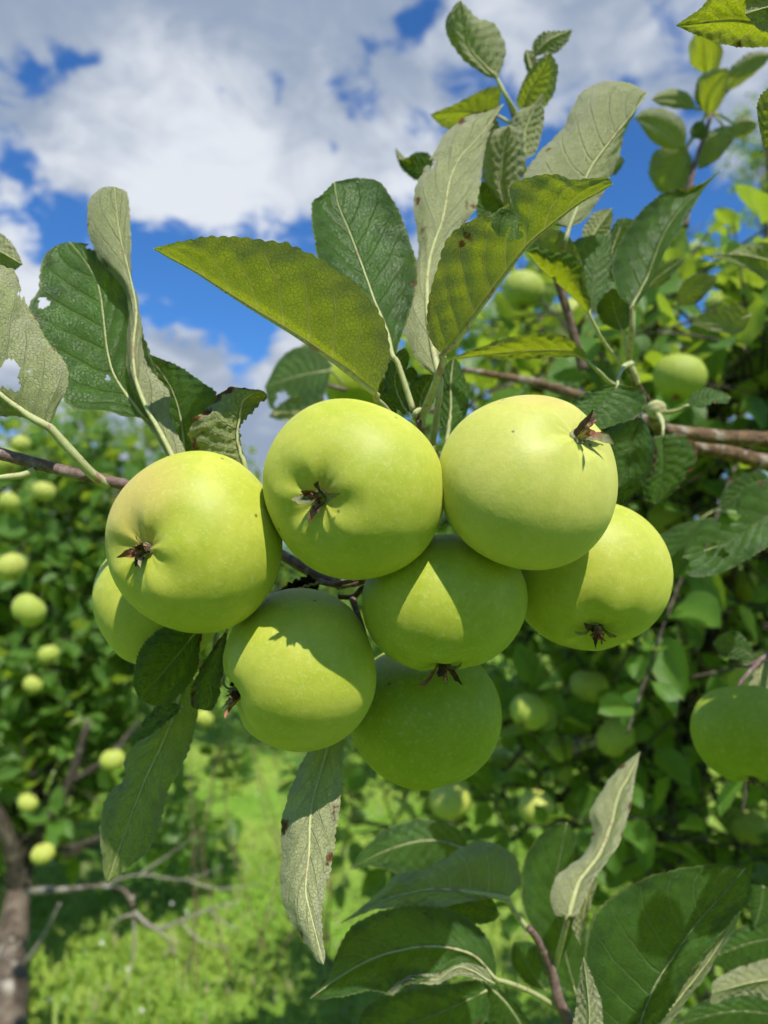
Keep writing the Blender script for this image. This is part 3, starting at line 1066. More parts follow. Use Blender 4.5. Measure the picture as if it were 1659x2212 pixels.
    o['kind'] = 'stuff'
    o['yellowing'] = 0.12
    return root


def blocks_cluster(p):
    """keeps twigs of the trees behind out of the space the near cluster and its light take up"""
    x, y, d = on_sheet(np.asarray(p, float))
    if d < 0.62 and -100 < x < 1760:
        return True
    return False


def sky_gap(p):
    x, y, d = on_sheet(np.asarray(p, float))
    if blocks_cluster(p):
        return True
    # the open sky of the photograph above the crowns
    top = np.interp(x, [0, 250, 540, 620, 700, 800, 960, 1040, 1250, 1350, 1480, 1560, 1660],
                    [900, 880, 965, 1010, 860, 740, 700, 560, 510, 560, 520, 470, 400])
    return y < top - 25 and d < 3.5


def W(x, y, d):
    return tuple(at(x, y, d))


def R_(px, py, dd, d):
    """radii in metres of a crown lump px by py photo pixels wide at depth d"""
    return (px / FPX * d, dd, py / FPX * d)


# left tree: trunk at the left edge
tb = at(10, 2290, 2.25)
tb[2] = 0.0
grow_tree('apple_tree', 'apple tree with grey forked trunk at the left edge of the photo', tuple(tb),
          [tb + np.array([0, 0, -0.05]), at(20, 2140, 2.4), at(30, 2000, 2.6), at(50, 1850, 2.85), at(80, 1650, 3.1), at(110, 1400, 3.15)],
          [0.075, 0.050, 0.044, 0.042, 0.034, 0.02],
          [(W(60, 1160, 3.1), R_(230, 200, 0.35, 3.1), 1.0), (W(330, 1110, 3.2), R_(190, 150, 0.35, 3.2), 0.8), (W(60, 1430, 3.05), R_(230, 210, 0.35, 3.05), 1.0),
           (W(280, 1390, 3.2), R_(190, 210, 0.35, 3.2), 0.9), (W(90, 1690, 2.9), R_(170, 160, 0.25, 2.9), 0.8), (W(-250, 1300, 2.9), R_(200, 350, 0.4, 2.9), 0.4),
           (W(420, 1740, 3.4), R_(150, 80, 0.25, 3.4), 0.2)],
          400, 11, n_single=300, leaf=(0.075, 0.13), avoid=sky_gap, limb_r=0.013)

lt = bpy.data.objects['apple_tree']
ltl = np.array(lt.location)
for pts, r in [([(48, 1870, 2.80), (95, 1790, 2.72), (150, 1690, 2.68), (190, 1560, 2.66)], (0.032, 0.024, 0.018, 0.010)),
               ([(40, 1920, 2.72), (20, 1820, 2.66), (-20, 1720, 2.62), (-60, 1600, 2.6)], (0.034, 0.028, 0.022, 0.012)),
               ([(150, 1690, 2.68), (230, 1640, 2.66), (300, 1560, 2.7)], (0.014, 0.011, 0.006)),
               ([(70, 1835, 2.76), (160, 1830, 2.7), (260, 1790, 2.66), (350, 1780, 2.62)], (0.016, 0.012, 0.008, 0.004))]:
    v, f = tube([at(*q) for q in pts], r, seg=9, n=18, knob=0.12, seed=len(pts))
    link('branch', mesh_data('branch', v - ltl, f, M['bark_far']), lt)

# right tree, whose crown fills the right of the photo
tr_ = at(1500, 2600, 1.75)
tr_[2] = 0.0
grow_tree('apple_tree', 'apple tree whose leafy crown fills the right side behind the cluster', tuple(tr_),
          [tr_, at(1490, 2100, 1.75), at(1480, 1750, 1.7), at(1500, 1450, 1.65), at(1540, 1150, 1.6)],
          [0.075, 0.06, 0.05, 0.04, 0.02],
          [(W(1520, 690, 1.05), R_(220, 210, 0.28, 1.05), 1.6), (W(1250, 730, 1.2), R_(200, 170, 0.3, 1.2), 1.3), (W(1560, 1050, 1.2), R_(220, 200, 0.40, 1.2), 0.9),
           (W(1250, 1100, 1.5), R_(250, 220, 0.4, 1.5), 0.8), (W(1450, 1400, 1.45), R_(260, 220, 0.40, 1.45), 0.7), (W(1150, 1480, 1.6), R_(220, 200, 0.40, 1.6), 0.5),
           (W(1500, 1750, 1.5), R_(260, 200, 0.40, 1.5), 0.55), (W(1130, 1750, 1.65), R_(230, 170, 0.40, 1.65), 0.42), (W(1560, 2050, 1.5), R_(200, 200, 0.4, 1.5), 0.4),
           (W(900, 860, 1.6), R_(120, 90, 0.3, 1.6), 0.35), (W(1900, 1100, 1.4), R_(250, 500, 0.5, 1.4), 0.7), (W(830, 1720, 2.1), R_(140, 110, 0.3, 2.1), 0.3)],
          600, 23, n_single=300, leaf=(0.048, 0.088), avoid=sky_gap, limb_r=0.011, mind=0.75, limbs_per=4)

# trees of the next rows
for i, (x, y, d, rr, hh, s, lab) in enumerate([
        (640, 1330, 6.5, 1.1, 0.55, 31, 'round apple tree in the next row seen below the apple cluster'),
        (1250, 1250, 6.0, 1.3, 1.1, 32, 'apple tree of the next row hidden behind the right crown'),
        (100, 1150, 6.5, 1.6, 1.1, 33, 'apple tree of the next row behind the left crown')]):
    c = at(x, y, d)
    g = c.copy()
    g[2] = 0
    grow_tree('apple_tree', lab, tuple(g), [g, g + np.array([0.05, 0, 0.4]), g + np.array([0, 0.05, 0.9]), c],
              [0.09, 0.07, 0.06, 0.03], [(tuple(c), (rr, rr * 0.8, hh), 1.0), (tuple(c + np.array([0.3, 0.2, -0.3])), (rr, rr * 0.7, hh * 0.6), 0.5)], 240, s,
              n_single=0, limb_r=0.03, leaf=(0.07, 0.11), sh_len=(0.25, 0.6), group='apple trees of the next row')

# unseen trees added behind the camera to block low sky and dim the fill
for i, (x, y, h, s, lab) in enumerate([(-1.8, -1.9, 2.0, 51, 'apple tree added out of view behind the viewer to block low sky, left'), (0.2, -2.3, 1.9, 52, 'apple tree added straight behind the viewer to block low sky'),
                                       (2.2, -1.9, 2.0, 53, 'apple tree added out of view behind the viewer to block low sky, right')]):
    g = np.array([x, y, 0.0])
    c = g + np.array([0, 0, h])
    grow_tree('apple_tree', lab, tuple(g), [g, g + np.array([0.05, 0, 0.4]), c * 0.5 + g * 0.5, c], [0.09, 0.07, 0.06, 0.03],
              [(tuple(c), (1.2, 0.75, 1.0), 1.0), (tuple(c + np.array([0.0, 0.0, -0.9])), (1.2, 0.75, 0.7), 0.7)], 230, s,
              n_single=0, limb_r=0.03, leaf=(0.09, 0.13), sh_len=(0.25, 0.6), node=0.045, group='apple trees added behind the viewer')

# a tall tree far off at the right edge
c = at(1660, 330, 16.0)
g = c.copy()
g[2] = 0
grow_tree('tall_tree', 'tall hazy tree far behind at the right edge of the sky', tuple(g),
          [g, g + np.array([0.1, 0, 3]), g + np.array([0, 0.1, 6]), c + np.array([0, 0, 0.8])], [0.25, 0.2, 0.14, 0.05],
          [(tuple(c), (0.75, 0.8, 0.9), 1.0), (tuple(c + np.array([0.3, 0, -2.5])), (1.6, 1.2, 1.8), 1.0)], 160, 41, n_single=0, limb_r=0.06, leaf=(0.12, 0.18), sh_len=(0.3, 0.7), node=0.06)

# far hedge of woods that closes the orchard
def far_woods():
    m = simple_mat('far wood', (0.02, 0.045, 0.012), (0.07, 0.12, 0.03), 0.9, 0.9, 0.8, 0.3)
    parts = []
    rs = np.random.default_rng(5)
    P, T = [], []
    for i in range(26000):
        a = rs.uniform(-1.0, 1.0)
        dist = rs.uniform(38, 52)
        hmax = 3.6 + 1.0 * math.sin(a * 9) + 0.7 * math.sin(a * 23 + 1)
        p = np.array([math.sin(a) * dist, math.cos(a) * dist, hmax * rs.random() ** 0.8])
        e = rs.normal(size=(3, 3)) * 0.28
        P.append(p + e)
    P = np.array(P).reshape(-1, 3)
    T = np.arange(len(P)).reshape(-1, 3)
    o = link('woods', mesh_data('woods', P, T, m, smooth=False))
    o['kind'] = 'stuff'
    o['label'] = 'dark strip of far woods beyond the orchard'
    o['category'] = 'woods'


far_woods()

# dead grey branch hanging low over the grass
root_p = at(60, 1925, 2.28)
db = empty('dead_branch', tuple(root_p), 'bare grey dead branch hanging low over the grass beside the left trunk', 'branch')


def sprig(pts, radii, par, origin, mat, name, **kw):
    v, f = tube(pts, radii, seg=8, n=7 * (len(pts) - 1), knob=0.14, seed=int(abs(pts[0][0]) * 1000) % 997)
    return link(name, mesh_data(name, v - origin, f, mat), par, **kw)


sprig([at(60, 1925, 2.28), at(140, 1922, 2.2), at(210, 1915, 2.15), at(270, 1925, 2.1), at(290, 1965, 2.08)], [0.012, 0.009, 0.007, 0.006, 0.006], db, root_p, M['trunk'], 'limb')
for pts, r in [([(285, 1935, 2.09), (290, 2000, 2.08), (287, 2070, 2.06), (272, 2130, 2.04)], (0.011, 0.008, 0.006, 0.003)),
               ([(290, 1970, 2.08), (335, 2005, 2.06), (390, 1990, 2.04), (450, 1965, 2.02), (515, 1950, 2.0)], (0.012, 0.011, 0.009, 0.007, 0.003)),
               ([(290, 1975, 2.08), (255, 1985, 2.06), (235, 2012, 2.05)], (0.007, 0.005, 0.002)),
               ([(335, 2005, 2.06), (365, 2030, 2.04), (370, 2060, 2.03)], (0.008, 0.006, 0.003)),
               ([(450, 1965, 2.02), (480, 1990, 2.0), (520, 2010, 1.98)], (0.005, 0.004, 0.002)),
               ([(55, 2080, 2.27), (95, 2020, 2.25), (130, 1950, 2.22)], (0.012, 0.010, 0.008)),
               ([(210, 1915, 2.15), (300, 1890, 2.1), (400, 1900, 2.05), (480, 1870, 2.0)], (0.008, 0.006, 0.004, 0.002)),
               ([(300, 1890, 2.1), (360, 1850, 2.1), (440, 1790, 2.1)], (0.006, 0.004, 0.002)),
               ([(390, 1990, 2.04), (430, 2030, 2.0), (500, 2050, 1.96)], (0.006, 0.004, 0.002)),
               ([(400, 1900, 2.05), (470, 1920, 2.0), (560, 1910, 1.96)], (0.005, 0.004, 0.002))]:
    sprig([at(*p) for p in pts], [q * 0.5 for q in r], db, root_p, M['dead'], 'twig')
# dry upright stems in the grass behind the cluster
ds = empty('dry_shrub', tuple(at(520, 2000, 3.2)), 'thin dry brown stems standing in the grass below the cluster', 'shrub')
dsl = np.array(ds.location)
rs_ = np.random.default_rng(77)
for i in range(18):
    x0, d0 = rs_.uniform(380, 800), rs_.uniform(2.6, 3.8)
    b0 = at(x0, 1950 + rs_.uniform(-60, 60), d0)
    b0[2] = 0
    tip = b0 + np.array([rs_.normal() * 0.22, rs_.normal() * 0.2, rs_.uniform(0.5, 1.0)])
    sprig([b0, b0 * 0.5 + tip * 0.5 + rs_.normal(size=3) * 0.06, tip], (0.0035, 0.0028, 0.0015), ds, dsl, M['bark'], 'stem')

# ================================================================== THE NEAR CLUSTER
G_ = (0.36, 0.455, 0.022)
Y_ = (0.64, 0.64, 0.115)
amat = apple_material('green apple skin', G_, Y_, (0.60, 0.36, 0.16), 0.50, None)
amat_blush = apple_material('green apple skin with blushed cheek', G_, (0.68, 0.66, 0.115), (0.68, 0.44, 0.20), 0.52, -0.72 * RIGHT + 0.55 * UPC - 0.42 * FWD)
amat_yellow = apple_material('yellow green apple skin', (0.43, 0.51, 0.06), (0.68, 0.66, 0.17), (0.66, 0.42, 0.18), 0.55, 0.1 * RIGHT + 0.9 * UPC + 0.1 * FWD)
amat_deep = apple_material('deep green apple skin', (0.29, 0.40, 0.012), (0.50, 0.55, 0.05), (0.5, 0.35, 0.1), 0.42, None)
amat_far = apple_material('background apple skin', (0.30, 0.43, 0.045), (0.62, 0.60, 0.14), (0.60, 0.32, 0.16), 0.50, None)

NODE = at(912, 925, 0.345)
SPUR = at(735, 1262, 0.362)
hero_apple(418, 1171, 192, 0.314, (-0.68, -0.11, 0.72), 'large apple left of the cluster with pink blush and calyx at its left', amat_blush, 3, stem_to=at(560, 1090, 0.37), sy=0.985, sx=1.005, lobes=0.022, sep_rot=0.4, basin=0.20, bw=0.36, sepL=0.010)
hero_apple(760, 1059, 194, 0.301, (-0.46, -0.12, 0.88), 'apple at top centre of the cluster with its calyx facing the viewer', amat, 5, stem_to=at(800, 1150, 0.36), lobes=0.022, sep_rot=1.0, basin=0.20, bw=0.36, sepL=0.010)
hero_apple(1143, 1036, 194, 0.301, (0.62, 0.56, 0.54), 'pale yellow apple at upper right of the cluster, calyx turned up right', amat_yellow, 8, stem_to=at(1060, 1120, 0.37), basin=0.10, lobes=0.018, bw=0.26, sepL=0.014, sy=0.985, sep_rot=2.2)
hero_apple(956, 1304, 172, 0.327, (0.02, -0.97, 0.22), 'apple with a sunlit wedge, lying under the two top apples', amat, 11, stem_to=at(930, 1200, 0.37), oblate=0.90, sepL=0.013)
hero_apple(646, 1446, 170, 0.333, (-0.93, -0.34, 0.16), 'half shaded apple at lower left of the cluster, calyx facing left', amat, 14, stem_to=at(760, 1290, 0.36), oblate=0.98, lobes=0.018)
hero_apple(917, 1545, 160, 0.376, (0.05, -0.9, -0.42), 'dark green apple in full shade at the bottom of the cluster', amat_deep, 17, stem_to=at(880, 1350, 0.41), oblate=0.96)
hero_apple(1270, 1246, 166, 0.350, (0.13, -0.80, 0.58), 'apple at the right end of the cluster with calyx underneath', amat, 21, stem_to=at(1210, 1110, 0.41), oblate=0.95, basin=0.15)
hero_apple(340, 1303, 138, 0.378, (-0.55, -0.70, -0.45), 'apple peeping out behind the left end of the cluster', amat, 24, stem_to=at(420, 1180, 0.42), oblate=0.97)
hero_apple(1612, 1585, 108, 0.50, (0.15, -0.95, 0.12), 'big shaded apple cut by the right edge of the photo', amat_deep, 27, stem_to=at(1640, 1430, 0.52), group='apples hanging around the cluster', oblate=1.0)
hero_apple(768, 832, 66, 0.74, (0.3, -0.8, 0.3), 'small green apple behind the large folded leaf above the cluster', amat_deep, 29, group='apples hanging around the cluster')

# ---------------- fruiting branch and its leaves
fb = empty('fruiting_branch', tuple(at(0, 975, 0.335)), 'purple brown fruiting branch that carries the near apple cluster and its leaves', 'branch')
fbl = np.array(fb.location)


def stick(par, origin, pts, radii, mat=None, name='twig', seg=12, knob=0.05, n=None):
    v, f = tube([at(*p) if isinstance(p, tuple) else p for p in pts], radii, seg=seg, n=n or 10 * (len(pts) - 1), knob=knob, seed=len(pts))
    return link(name, mesh_data(name, v - origin, f, mat or M['twig']), par)


stick(fb, fbl, [(-260, 900, 0.33), (-120, 945, 0.33), (0, 980, 0.335), (130, 1015, 0.34), (270, 1048, 0.345), (420, 1100, 0.372), (560, 1170, 0.380), (680, 1240, 0.372), (735, 1262, 0.366)],
      [0.0031, 0.0029, 0.0027, 0.0026, 0.0027, 0.0027, 0.0026, 0.0026, 0.0026], name='branch')
stick(fb, fbl, [(75, 1015, 0.336), (50, 1026, 0.334), (0, 1032, 0.330), (-100, 1040, 0.33)], [0.0016, 0.0014, 0.0011, 0.001], M['petiole'])
stick(fb, fbl, [(735, 1262, 0.366), (790, 1245, 0.366), (850, 1150, 0.366), (895, 1020, 0.356), (910, 940, 0.347), (906, 905, 0.343)], [0.0026, 0.0025, 0.0024, 0.0022, 0.0021, 0.0016], name='spur')
stick(fb, fbl, [(690, 1255, 0.36), (720, 1262, 0.357), (775, 1250, 0.355), (800, 1235, 0.36)], [0.0014, 0.0012, 0.001, 0.001])
stick(fb, fbl, [(730, 1290, 0.36), (765, 1288, 0.36), (785, 1270, 0.36), (788, 1330, 0.37)], [0.0012, 0.0013, 0.0013, 0.001], M['bark'])
stick(fb, fbl, [(895, 905, 0.344), (898, 893, 0.342), (905, 887, 0.342), (912, 890, 0.342), (914, 903, 0.344)], [0.0010, 0.0015, 0.0014, 0.0016, 0.001], M['petiole'], 'bud')

# the four big leaves above the cluster
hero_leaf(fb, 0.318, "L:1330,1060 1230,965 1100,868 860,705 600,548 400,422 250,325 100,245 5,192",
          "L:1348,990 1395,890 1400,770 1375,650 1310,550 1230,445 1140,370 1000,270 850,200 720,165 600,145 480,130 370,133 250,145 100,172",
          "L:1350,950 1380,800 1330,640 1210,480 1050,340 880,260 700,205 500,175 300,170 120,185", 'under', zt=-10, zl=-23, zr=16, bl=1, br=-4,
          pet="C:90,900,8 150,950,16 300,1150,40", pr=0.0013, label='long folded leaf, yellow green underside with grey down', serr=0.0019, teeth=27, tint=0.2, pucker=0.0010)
hero_leaf(fb, 0.350, "D:850,775 838,720 812,655 785,580 755,500 732,445 722,393", "D:838,765 770,690 695,585 680,505 675,438 698,420",
          "D:868,720 892,640 897,570 870,480 842,425 815,392 770,385", 'top', lean=-0.30, zt=8, zl=-14, zr=6, bl=-3, br=-4, pet="C:300,440 390,700 490,1010", pr=0.0011, wave=1.5)
hero_leaf(fb, 0.343, "Z:385,1480 340,1300 300,1000 318,700 400,450 480,100 2:440,560 515,450",
          "Z:250,1370 170,1200 145,1000 210,780 2:155,1060 130,880 150,780 210,680 260,590 345,510 450,482",
          "Z:420,1350 450,1000 2:330,1000 390,900 412,780 440,620 470,535", 'under', lean=-0.60, zt=14, zl=5, zr=2, bl=5, br=3, pet="C:790,620 770,900 700,1380,15", pr=0.0012,
          label='tall pale leaf showing its downy grey underside', holes=(('2', 205, 705, 16),), brown=0.35)
hero_leaf(fb, 0.325, "Z:400,1320 480,1230 700,930 940,620 1100,480 1290,330 1410,265 1515,205",
          "Z:330,1230 305,1080 330,900 410,640 450,555 550,480 670,405 760,370 835,330 840,235 950,175 1150,150 1240,180 1400,172 1480,170",
          "Z:430,1180 470,1000 560,720 690,450 740,400 830,345 1000,230 1200,200 1400,190", 'under', lean=0.5, zt=14, zl=-14, zr=20, bl=2, br=-4, pet="C:830,430,0 700,800,8 590,1080,18 590,1200,20", pr=0.0014,
          holes=(('Z', 800, 440, 90), ('Z', 880, 530, 45), ('Z', 770, 330, 40)), one_half=True, label='folded torn leaf with pale down and brown torn edges', brown=0.3, tint=0.35, wave=1.0, nt=240, ns=24)
# darker leaves between the stalks
hero_leaf(fb, 0.40, "C:860,1330 900,1000 900,700 930,430", "C:790,1150 780,850 830,560", "C:960,1200 1080,1000 1060,750 1000,520", 'top', zl=4, zr=6, zt=8, pet="C:850,1400,0 800,1500,5")
hero_leaf(fb, 0.385, "C:560,1200 560,1000 600,800 720,620", "C:500,1100 420,900 480,700 600,630", "C:610,1100 690,950 720,800 730,680", 'top', zl=2, zr=6, wave=2)
hero_leaf(fb, 0.375, "C:440,1080 330,860 290,650 400,330", "C:330,1000 180,800 200,560 300,400", "C:430,900 400,650 440,420", 'top', zl=5, zr=2)
hero_leaf(fb, 0.39, "C:300,1100 150,850 100,600", "C:180,1000 60,800", "C:300,900 200,700", 'top')
hero_leaf(fb, 0.40, "C:560,700 480,640 390,620", "C:500,560 430,560", "C:560,740 450,700", 'top')
hero_leaf(fb, 0.385, "C:690,1360 720,1480 760,1640", "C:740,1440 790,1480", "C:700,1440 720,1560", 'under')

# left group of leaves
hero_leaf(fb, 0.345, "3:690,420 600,300 480,110 1:430,1250 370,1130 300,1045", "3:640,335 540,325 440,298 330,290 250,205 215,100 1:150,1395 130,1325 172,1250 182,1130 230,1068",
          "3:720,300 660,100 1:590,1370 540,1240 480,1150 400,1065", 'top', lean=-0.35, zt=14, zl=-9, zr=-4, bl=-2, br=-2, wave=2, holes=(('1', 190, 1308, 24), ('3', 465, 160, 11), ('1', 395, 1062, 18)),
          pet="3:760,540,12 800,640,25", label='broad dark green leaf with small insect holes', nt=180, ns=24)
hero_leaf(fb, 0.330, "3:760,525 705,420 610,240 575,70 1:588,1340 560,1190 515,1000 495,806", "3:722,490 640,320 560,160 549,30 1:545,1270 430,1120 386,1010 380,930 392,860 440,812",
          "3:797,480 733,330 728,225 650,130 618,60 1:606,1390 588,1275 568,1200 560,1000 548,835", 'under', lean=-0.50, zt=-6, zl=6, zr=3, bl=4, br=2, pet="3:790,620,12 820,700,30",
          label='narrow leaf twisted upright with pale straw underside', teeth=34, tint=0.15, pucker=0.0007)
hero_leaf(fb, 0.350, "3:800,560 785,360 740,205 640,55", "3:755,480 715,350 685,220 625,100", "3:905,490 920,340 935,240 860,170 760,105", 'top', zt=10, zl=5, zr=-6, wave=1.5, pet="3:830,650,10")
hero_leaf(fb, 0.325, "3:215,372 100,300 0,225 -200,40 -400,-120", "3:245,290 285,200 292,130 265,70 200,0 1:110,1310 82,1220 40,1165 -100,1140 -300,1180",
          "3:160,348 90,324 0,314 -150,250 -300,80", 'under', lean=-0.30, zt=-15, zl=4, zr=6, bl=6, br=2, holes=(('3', 30, 148, 62), ('3', -30, 150, 60), ('3', 128, 128, 7), ('1', 92, 1270, 14)), pet="3:330,500,6 400,575,12 470,620,18", pr=0.0018,
          label='bitten downy leaf at the left edge of the photo', tint=0.15, nt=180, ns=24)
hero_leaf(fb, 0.36, "1:-200,1010 -50,1060 97,1142", "1:-80,970 0,1012 55,1062", "1:-100,1140 0,1165 50,1168", 'under', zl=2, zr=5)
hero_leaf(fb, 0.324, "3:1062,560 1025,430 1035,330 1055,250 1130,212", "3:960,515 870,492 822,440 822,395 850,335 920,262 960,222 1015,200", "3:1048,480 1030,400 1048,350 1090,300 1152,243 1145,222", 'under', lean=-0.40, zt=-14, zl=5, zr=7, bl=3, br=1,
          pucker=0.0022, wave=4, brown=0.72, tint=0.6, pet="3:1090,600,6 1140,640,14", label='small crinkled leaf with brown scorched patches', teeth=22, serr=0.0008)

# leaves under the cluster
hero_leaf(fb, 0.350, "D:445,1335 400,1395 350,1455 303,1512", "D:385,1345 325,1377 295,1432 292,1482", "D:432,1385 427,1435 402,1485 350,1524", 'top', zl=-3, zr=6, zt=-6, bl=2, br=2, pet="D:480,1300,10")
hero_leaf(fb, 0.350, "D:490,1360 465,1440 440,1534", "D:445,1425 420,1475 414,1522", "D:482,1440 472,1500 458,1532", 'top', zl=4, zr=-2, brown=0.4)
hero_leaf(fb, 0.372, "5:800,-70 780,60 720,230 630,420 560,600 505,750 465,868", "5:740,60 700,150 610,245 550,312 543,400 525,440 490,455 450,530 435,650 445,760 450,835",
          "5:860,40 855,120 822,260 772,380 722,470 690,600 640,720 560,790", 'under', zt=-8, zl=5, zr=-4, bl=3, br=2, pet="D:455,1420,6 470,1370,14", label='long shaded leaf hanging at the lower left of the cluster', tint=0.9)
hero_leaf(fb, 0.358, "5:790,100 690,150 592,245", "5:700,90 640,145 605,200", "5:740,150 690,190 630,235", 'top', zl=3, zr=-2)
hero_leaf(fb, 0.362, "5:1460,110 1400,330 1345,550 1335,750 1320,900 1355,1050 1397,1217", "5:1360,250 1292,380 1242,500 1220,620 1222,720 1212,850 1225,940 1258,1020 1305,1100 1365,1195",
          "5:1485,215 1473,400 1462,550 1446,650 1432,760 1402,900 1386,1000 1391,1110 1403,1180", 'under', lean=-0.45, zt=-16, zl=8, zr=2, bl=5, br=3, pet="D:748,1560,8 770,1450,20", pr=0.0012,
          label='long pale leaf hanging straight down under the cluster', brown=0.2, teeth=34, pucker=0.0008)
# withered leaf between the apples
v_ = hero_leaf(fb, 0.362, "D:690,1258 650,1270 598,1300", "D:665,1245 625,1262 605,1280", "D:680,1285 640,1300 610,1302", 'under', pucker=0.004, wave=3)
v_.data.materials[0] = M['husk']
v_['label'] = 'withered black leaf remnant between the apples'

# ---------------- shoot behind the cluster, upper middle
sh = empty('leafy_shoot', tuple(at(1180, 640, 0.50)), 'upright leafy shoot rising into the sky above the cluster', 'branch')
shl = np.array(sh.location)
stick(sh, shl, [(1260, 800, 0.52), (1215, 640, 0.51), (1170, 500, 0.50), (1135, 380, 0.50), (1118, 290, 0.50), (1105, 235, 0.50), (1092, 205, 0.50)], [0.0032, 0.0029, 0.0026, 0.0023, 0.0020, 0.0018, 0.0015], name='twig')
hero_leaf(sh, 0.40, "2:800,985 830,900 885,740 985,600 1065,500 1138,402", "2:710,960 600,800 660,680 770,560 815,470 870,390 960,352 1060,360", "2:875,935 960,800 1010,680 1042,570 1092,470", 'under', lean=-0.45, zt=-12, zl=12, zr=8, bl=8, br=3,
          pet="2:780,1060 760,1180,60", pr=0.0014, label='largest leaf of the shoot, broad and pale beneath', pucker=0.0010)
hero_leaf(sh, 0.49, "2:487,338 430,285 365,205 350,120 330,0", "2:440,325 340,250 280,160 270,90 310,20", "2:515,275 520,190 480,112 405,78 372,50", 'under', lean=0.45, zt=-5, zl=-4, zr=14, bl=4, br=4, pet="2:530,420 570,490,8", pr=0.0012)
hero_leaf(sh, 0.50, "2:650,245 705,182 815,128", "2:645,190 690,142 760,135", "2:690,232 740,226 790,180", 'under', lean=0.60, zl=4, zr=-4, pet="2:630,330,3 600,480,5")
hero_leaf(sh, 0.49, "2:600,480 640,380 690,300 720,225", "2:575,440 610,340 660,265", "2:690,465 738,380 748,290", 'under', lean=0.60, zl=-5, zr=8, bl=3, br=3, pet="2:600,550,5")
hero_leaf(sh, 0.50, "2:640,320 625,270 612,215", "2:622,310 605,250", "2:665,300 650,230", 'under', zl=3, zr=3, pet="2:620,440,5")
hero_leaf(sh, 0.47, "2:600,690 610,560 685,402", "2:560,600 562,500 640,452", "2:650,660 682,560 690,470", 'under', zl=6, zr=4, bl=4, pet="2:620,780,20", tint=0.1)
hero_leaf(sh, 0.44, "2:520,890 505,760 515,650 540,540", "2:440,800 424,700 450,585", "2:570,860 605,700 592,570", 'under', lean=0.30, zl=8, zr=8, bl=8, br=6, pet="2:600,930,30", label='drooping downy leaf bulging towards the viewer')
hero_leaf(sh, 0.50, "2:215,705 130,720 50,640", "2:190,665 140,662 75,690", "2:160,775 95,745 60,690", 'top', zl=-3, zr=3, pet="2:330,690,10 480,700,20")
hero_leaf(sh, 0.52, "2:490,500 350,480 200,495", "2:500,385 430,388 330,440", "2:400,545 265,550", 'under', lean=0.60, zl=-2, zr=8, pet="2:560,540,0")
hero_leaf(sh, 0.52, "2:520,600 400,520 345,430", "2:470,500 380,450", "2:420,600 340,520", 'top', zl=-2, zr=8)
hero_leaf(sh, 0.44, "2:480,960 430,880 420,780", "2:420,960 395,860", "2:520,900 460,820", 'top', zl=-2, zr=4)
hero_leaf(sh, 0.53, "2:960,760 990,720 1040,685", "2:970,700 1010,680", "2:1000,750 1030,710", 'top')
hero_leaf(sh, 0.49, "2:880,1060 920,990 985,900", "2:860,1000 910,920", "2:950,1040 985,960", 'under', zl=4, zr=4, tint=0.3)

# ---------------- right branch with spur leaves
rb = empty('apple_branch', tuple(at(1659, 955, 0.60)), 'thick brown branch entering from the right edge with a spur of leaves', 'branch')
rbl = np.array(rb.location)
stick(rb, rbl, [(1800, 960, 0.62), (1659, 950, 0.61), (1560, 945, 0.60), (1480, 935, 0.59), (1425, 925, 0.57), (1405, 880, 0.53), (1375, 830, 0.49), (1358, 785, 0.47)], [0.0074, 0.0068, 0.0064, 0.0058, 0.0050, 0.0036, 0.0027, 0.0022], M['bark'], 'branch', knob=0.07)
stick(rb, rbl, [(1820, 1030, 0.66), (1659, 1000, 0.66), (1580, 980, 0.65), (1500, 965, 0.63), (1440, 940, 0.60)], [0.0078, 0.0070, 0.0064, 0.0056, 0.0042], M['bark'], 'branch', knob=0.1)
stick(rb, rbl, [(1000, 798, 0.72), (1080, 812, 0.70), (1150, 825, 0.68), (1230, 848, 0.66), (1330, 880, 0.62), (1410, 915, 0.59)], [0.0026, 0.0032, 0.0040, 0.0044, 0.0044, 0.0042], M['bark'], 'branch', knob=0.08)
stick(rb, rbl, [(1358, 785, 0.47), (1368, 800, 0.468), (1380, 830, 0.47)], [0.0020, 0.0016, 0.0014], M['petiole'], 'bud')
hero_leaf(rb, 0.425, "R:618,1235 540,1155 430,1055 330,965 250,868", "R:622,1160 592,1050 560,930 490,885 420,880 330,850", "R:610,1090 550,870 470,770 385,748 305,790", 'under', lean=0.80, zl=-4, zr=14, bl=4, br=-3, pet="S:600,60,15 715,212,42", tint=0.7,
          label='sunlit yellow green leaf pointing left from the spur')
hero_leaf(rb, 0.435, "R:622,1232 640,1100 660,950 745,775", "R:590,1090 570,990 530,885 540,812 630,782", "R:690,1140 752,1060 757,950 745,850", 'top', lean=-0.40, zl=-3, zr=-3, zt=8, pet="S:600,60,10 712,214,33")
hero_leaf(rb, 0.46, "R:735,1010 760,850 825,675", "R:725,900 745,760 785,690", "R:770,900 850,770 882,697", 'top', zl=2, zr=5)
hero_leaf(rb, 0.44, "R:872,1192 902,1130 960,1020 1003,900 1060,760 1140,640 1250,520 1385,398", "R:800,1130 760,985 778,865 850,740 950,612 1070,530 1200,502 1300,460",
          "R:935,1120 1005,1000 1065,862 1142,755 1180,690 1250,565 1330,455", 'top', lean=-0.35, zt=4, zl=-6, zr=-16, bl=-4, br=5, pet="S:790,40,6 772,190,28", pr=0.0016, label='long grey green leaf with a sharp twisted tip', wave=1.2)
hero_leaf(rb, 0.455, "R:815,1335 770,1230 740,1082", "R:705,1285 665,1190 692,1108", "R:852,1290 862,1190 805,1108", 'top', zl=2, zr=3, pet="S:760,140,12")
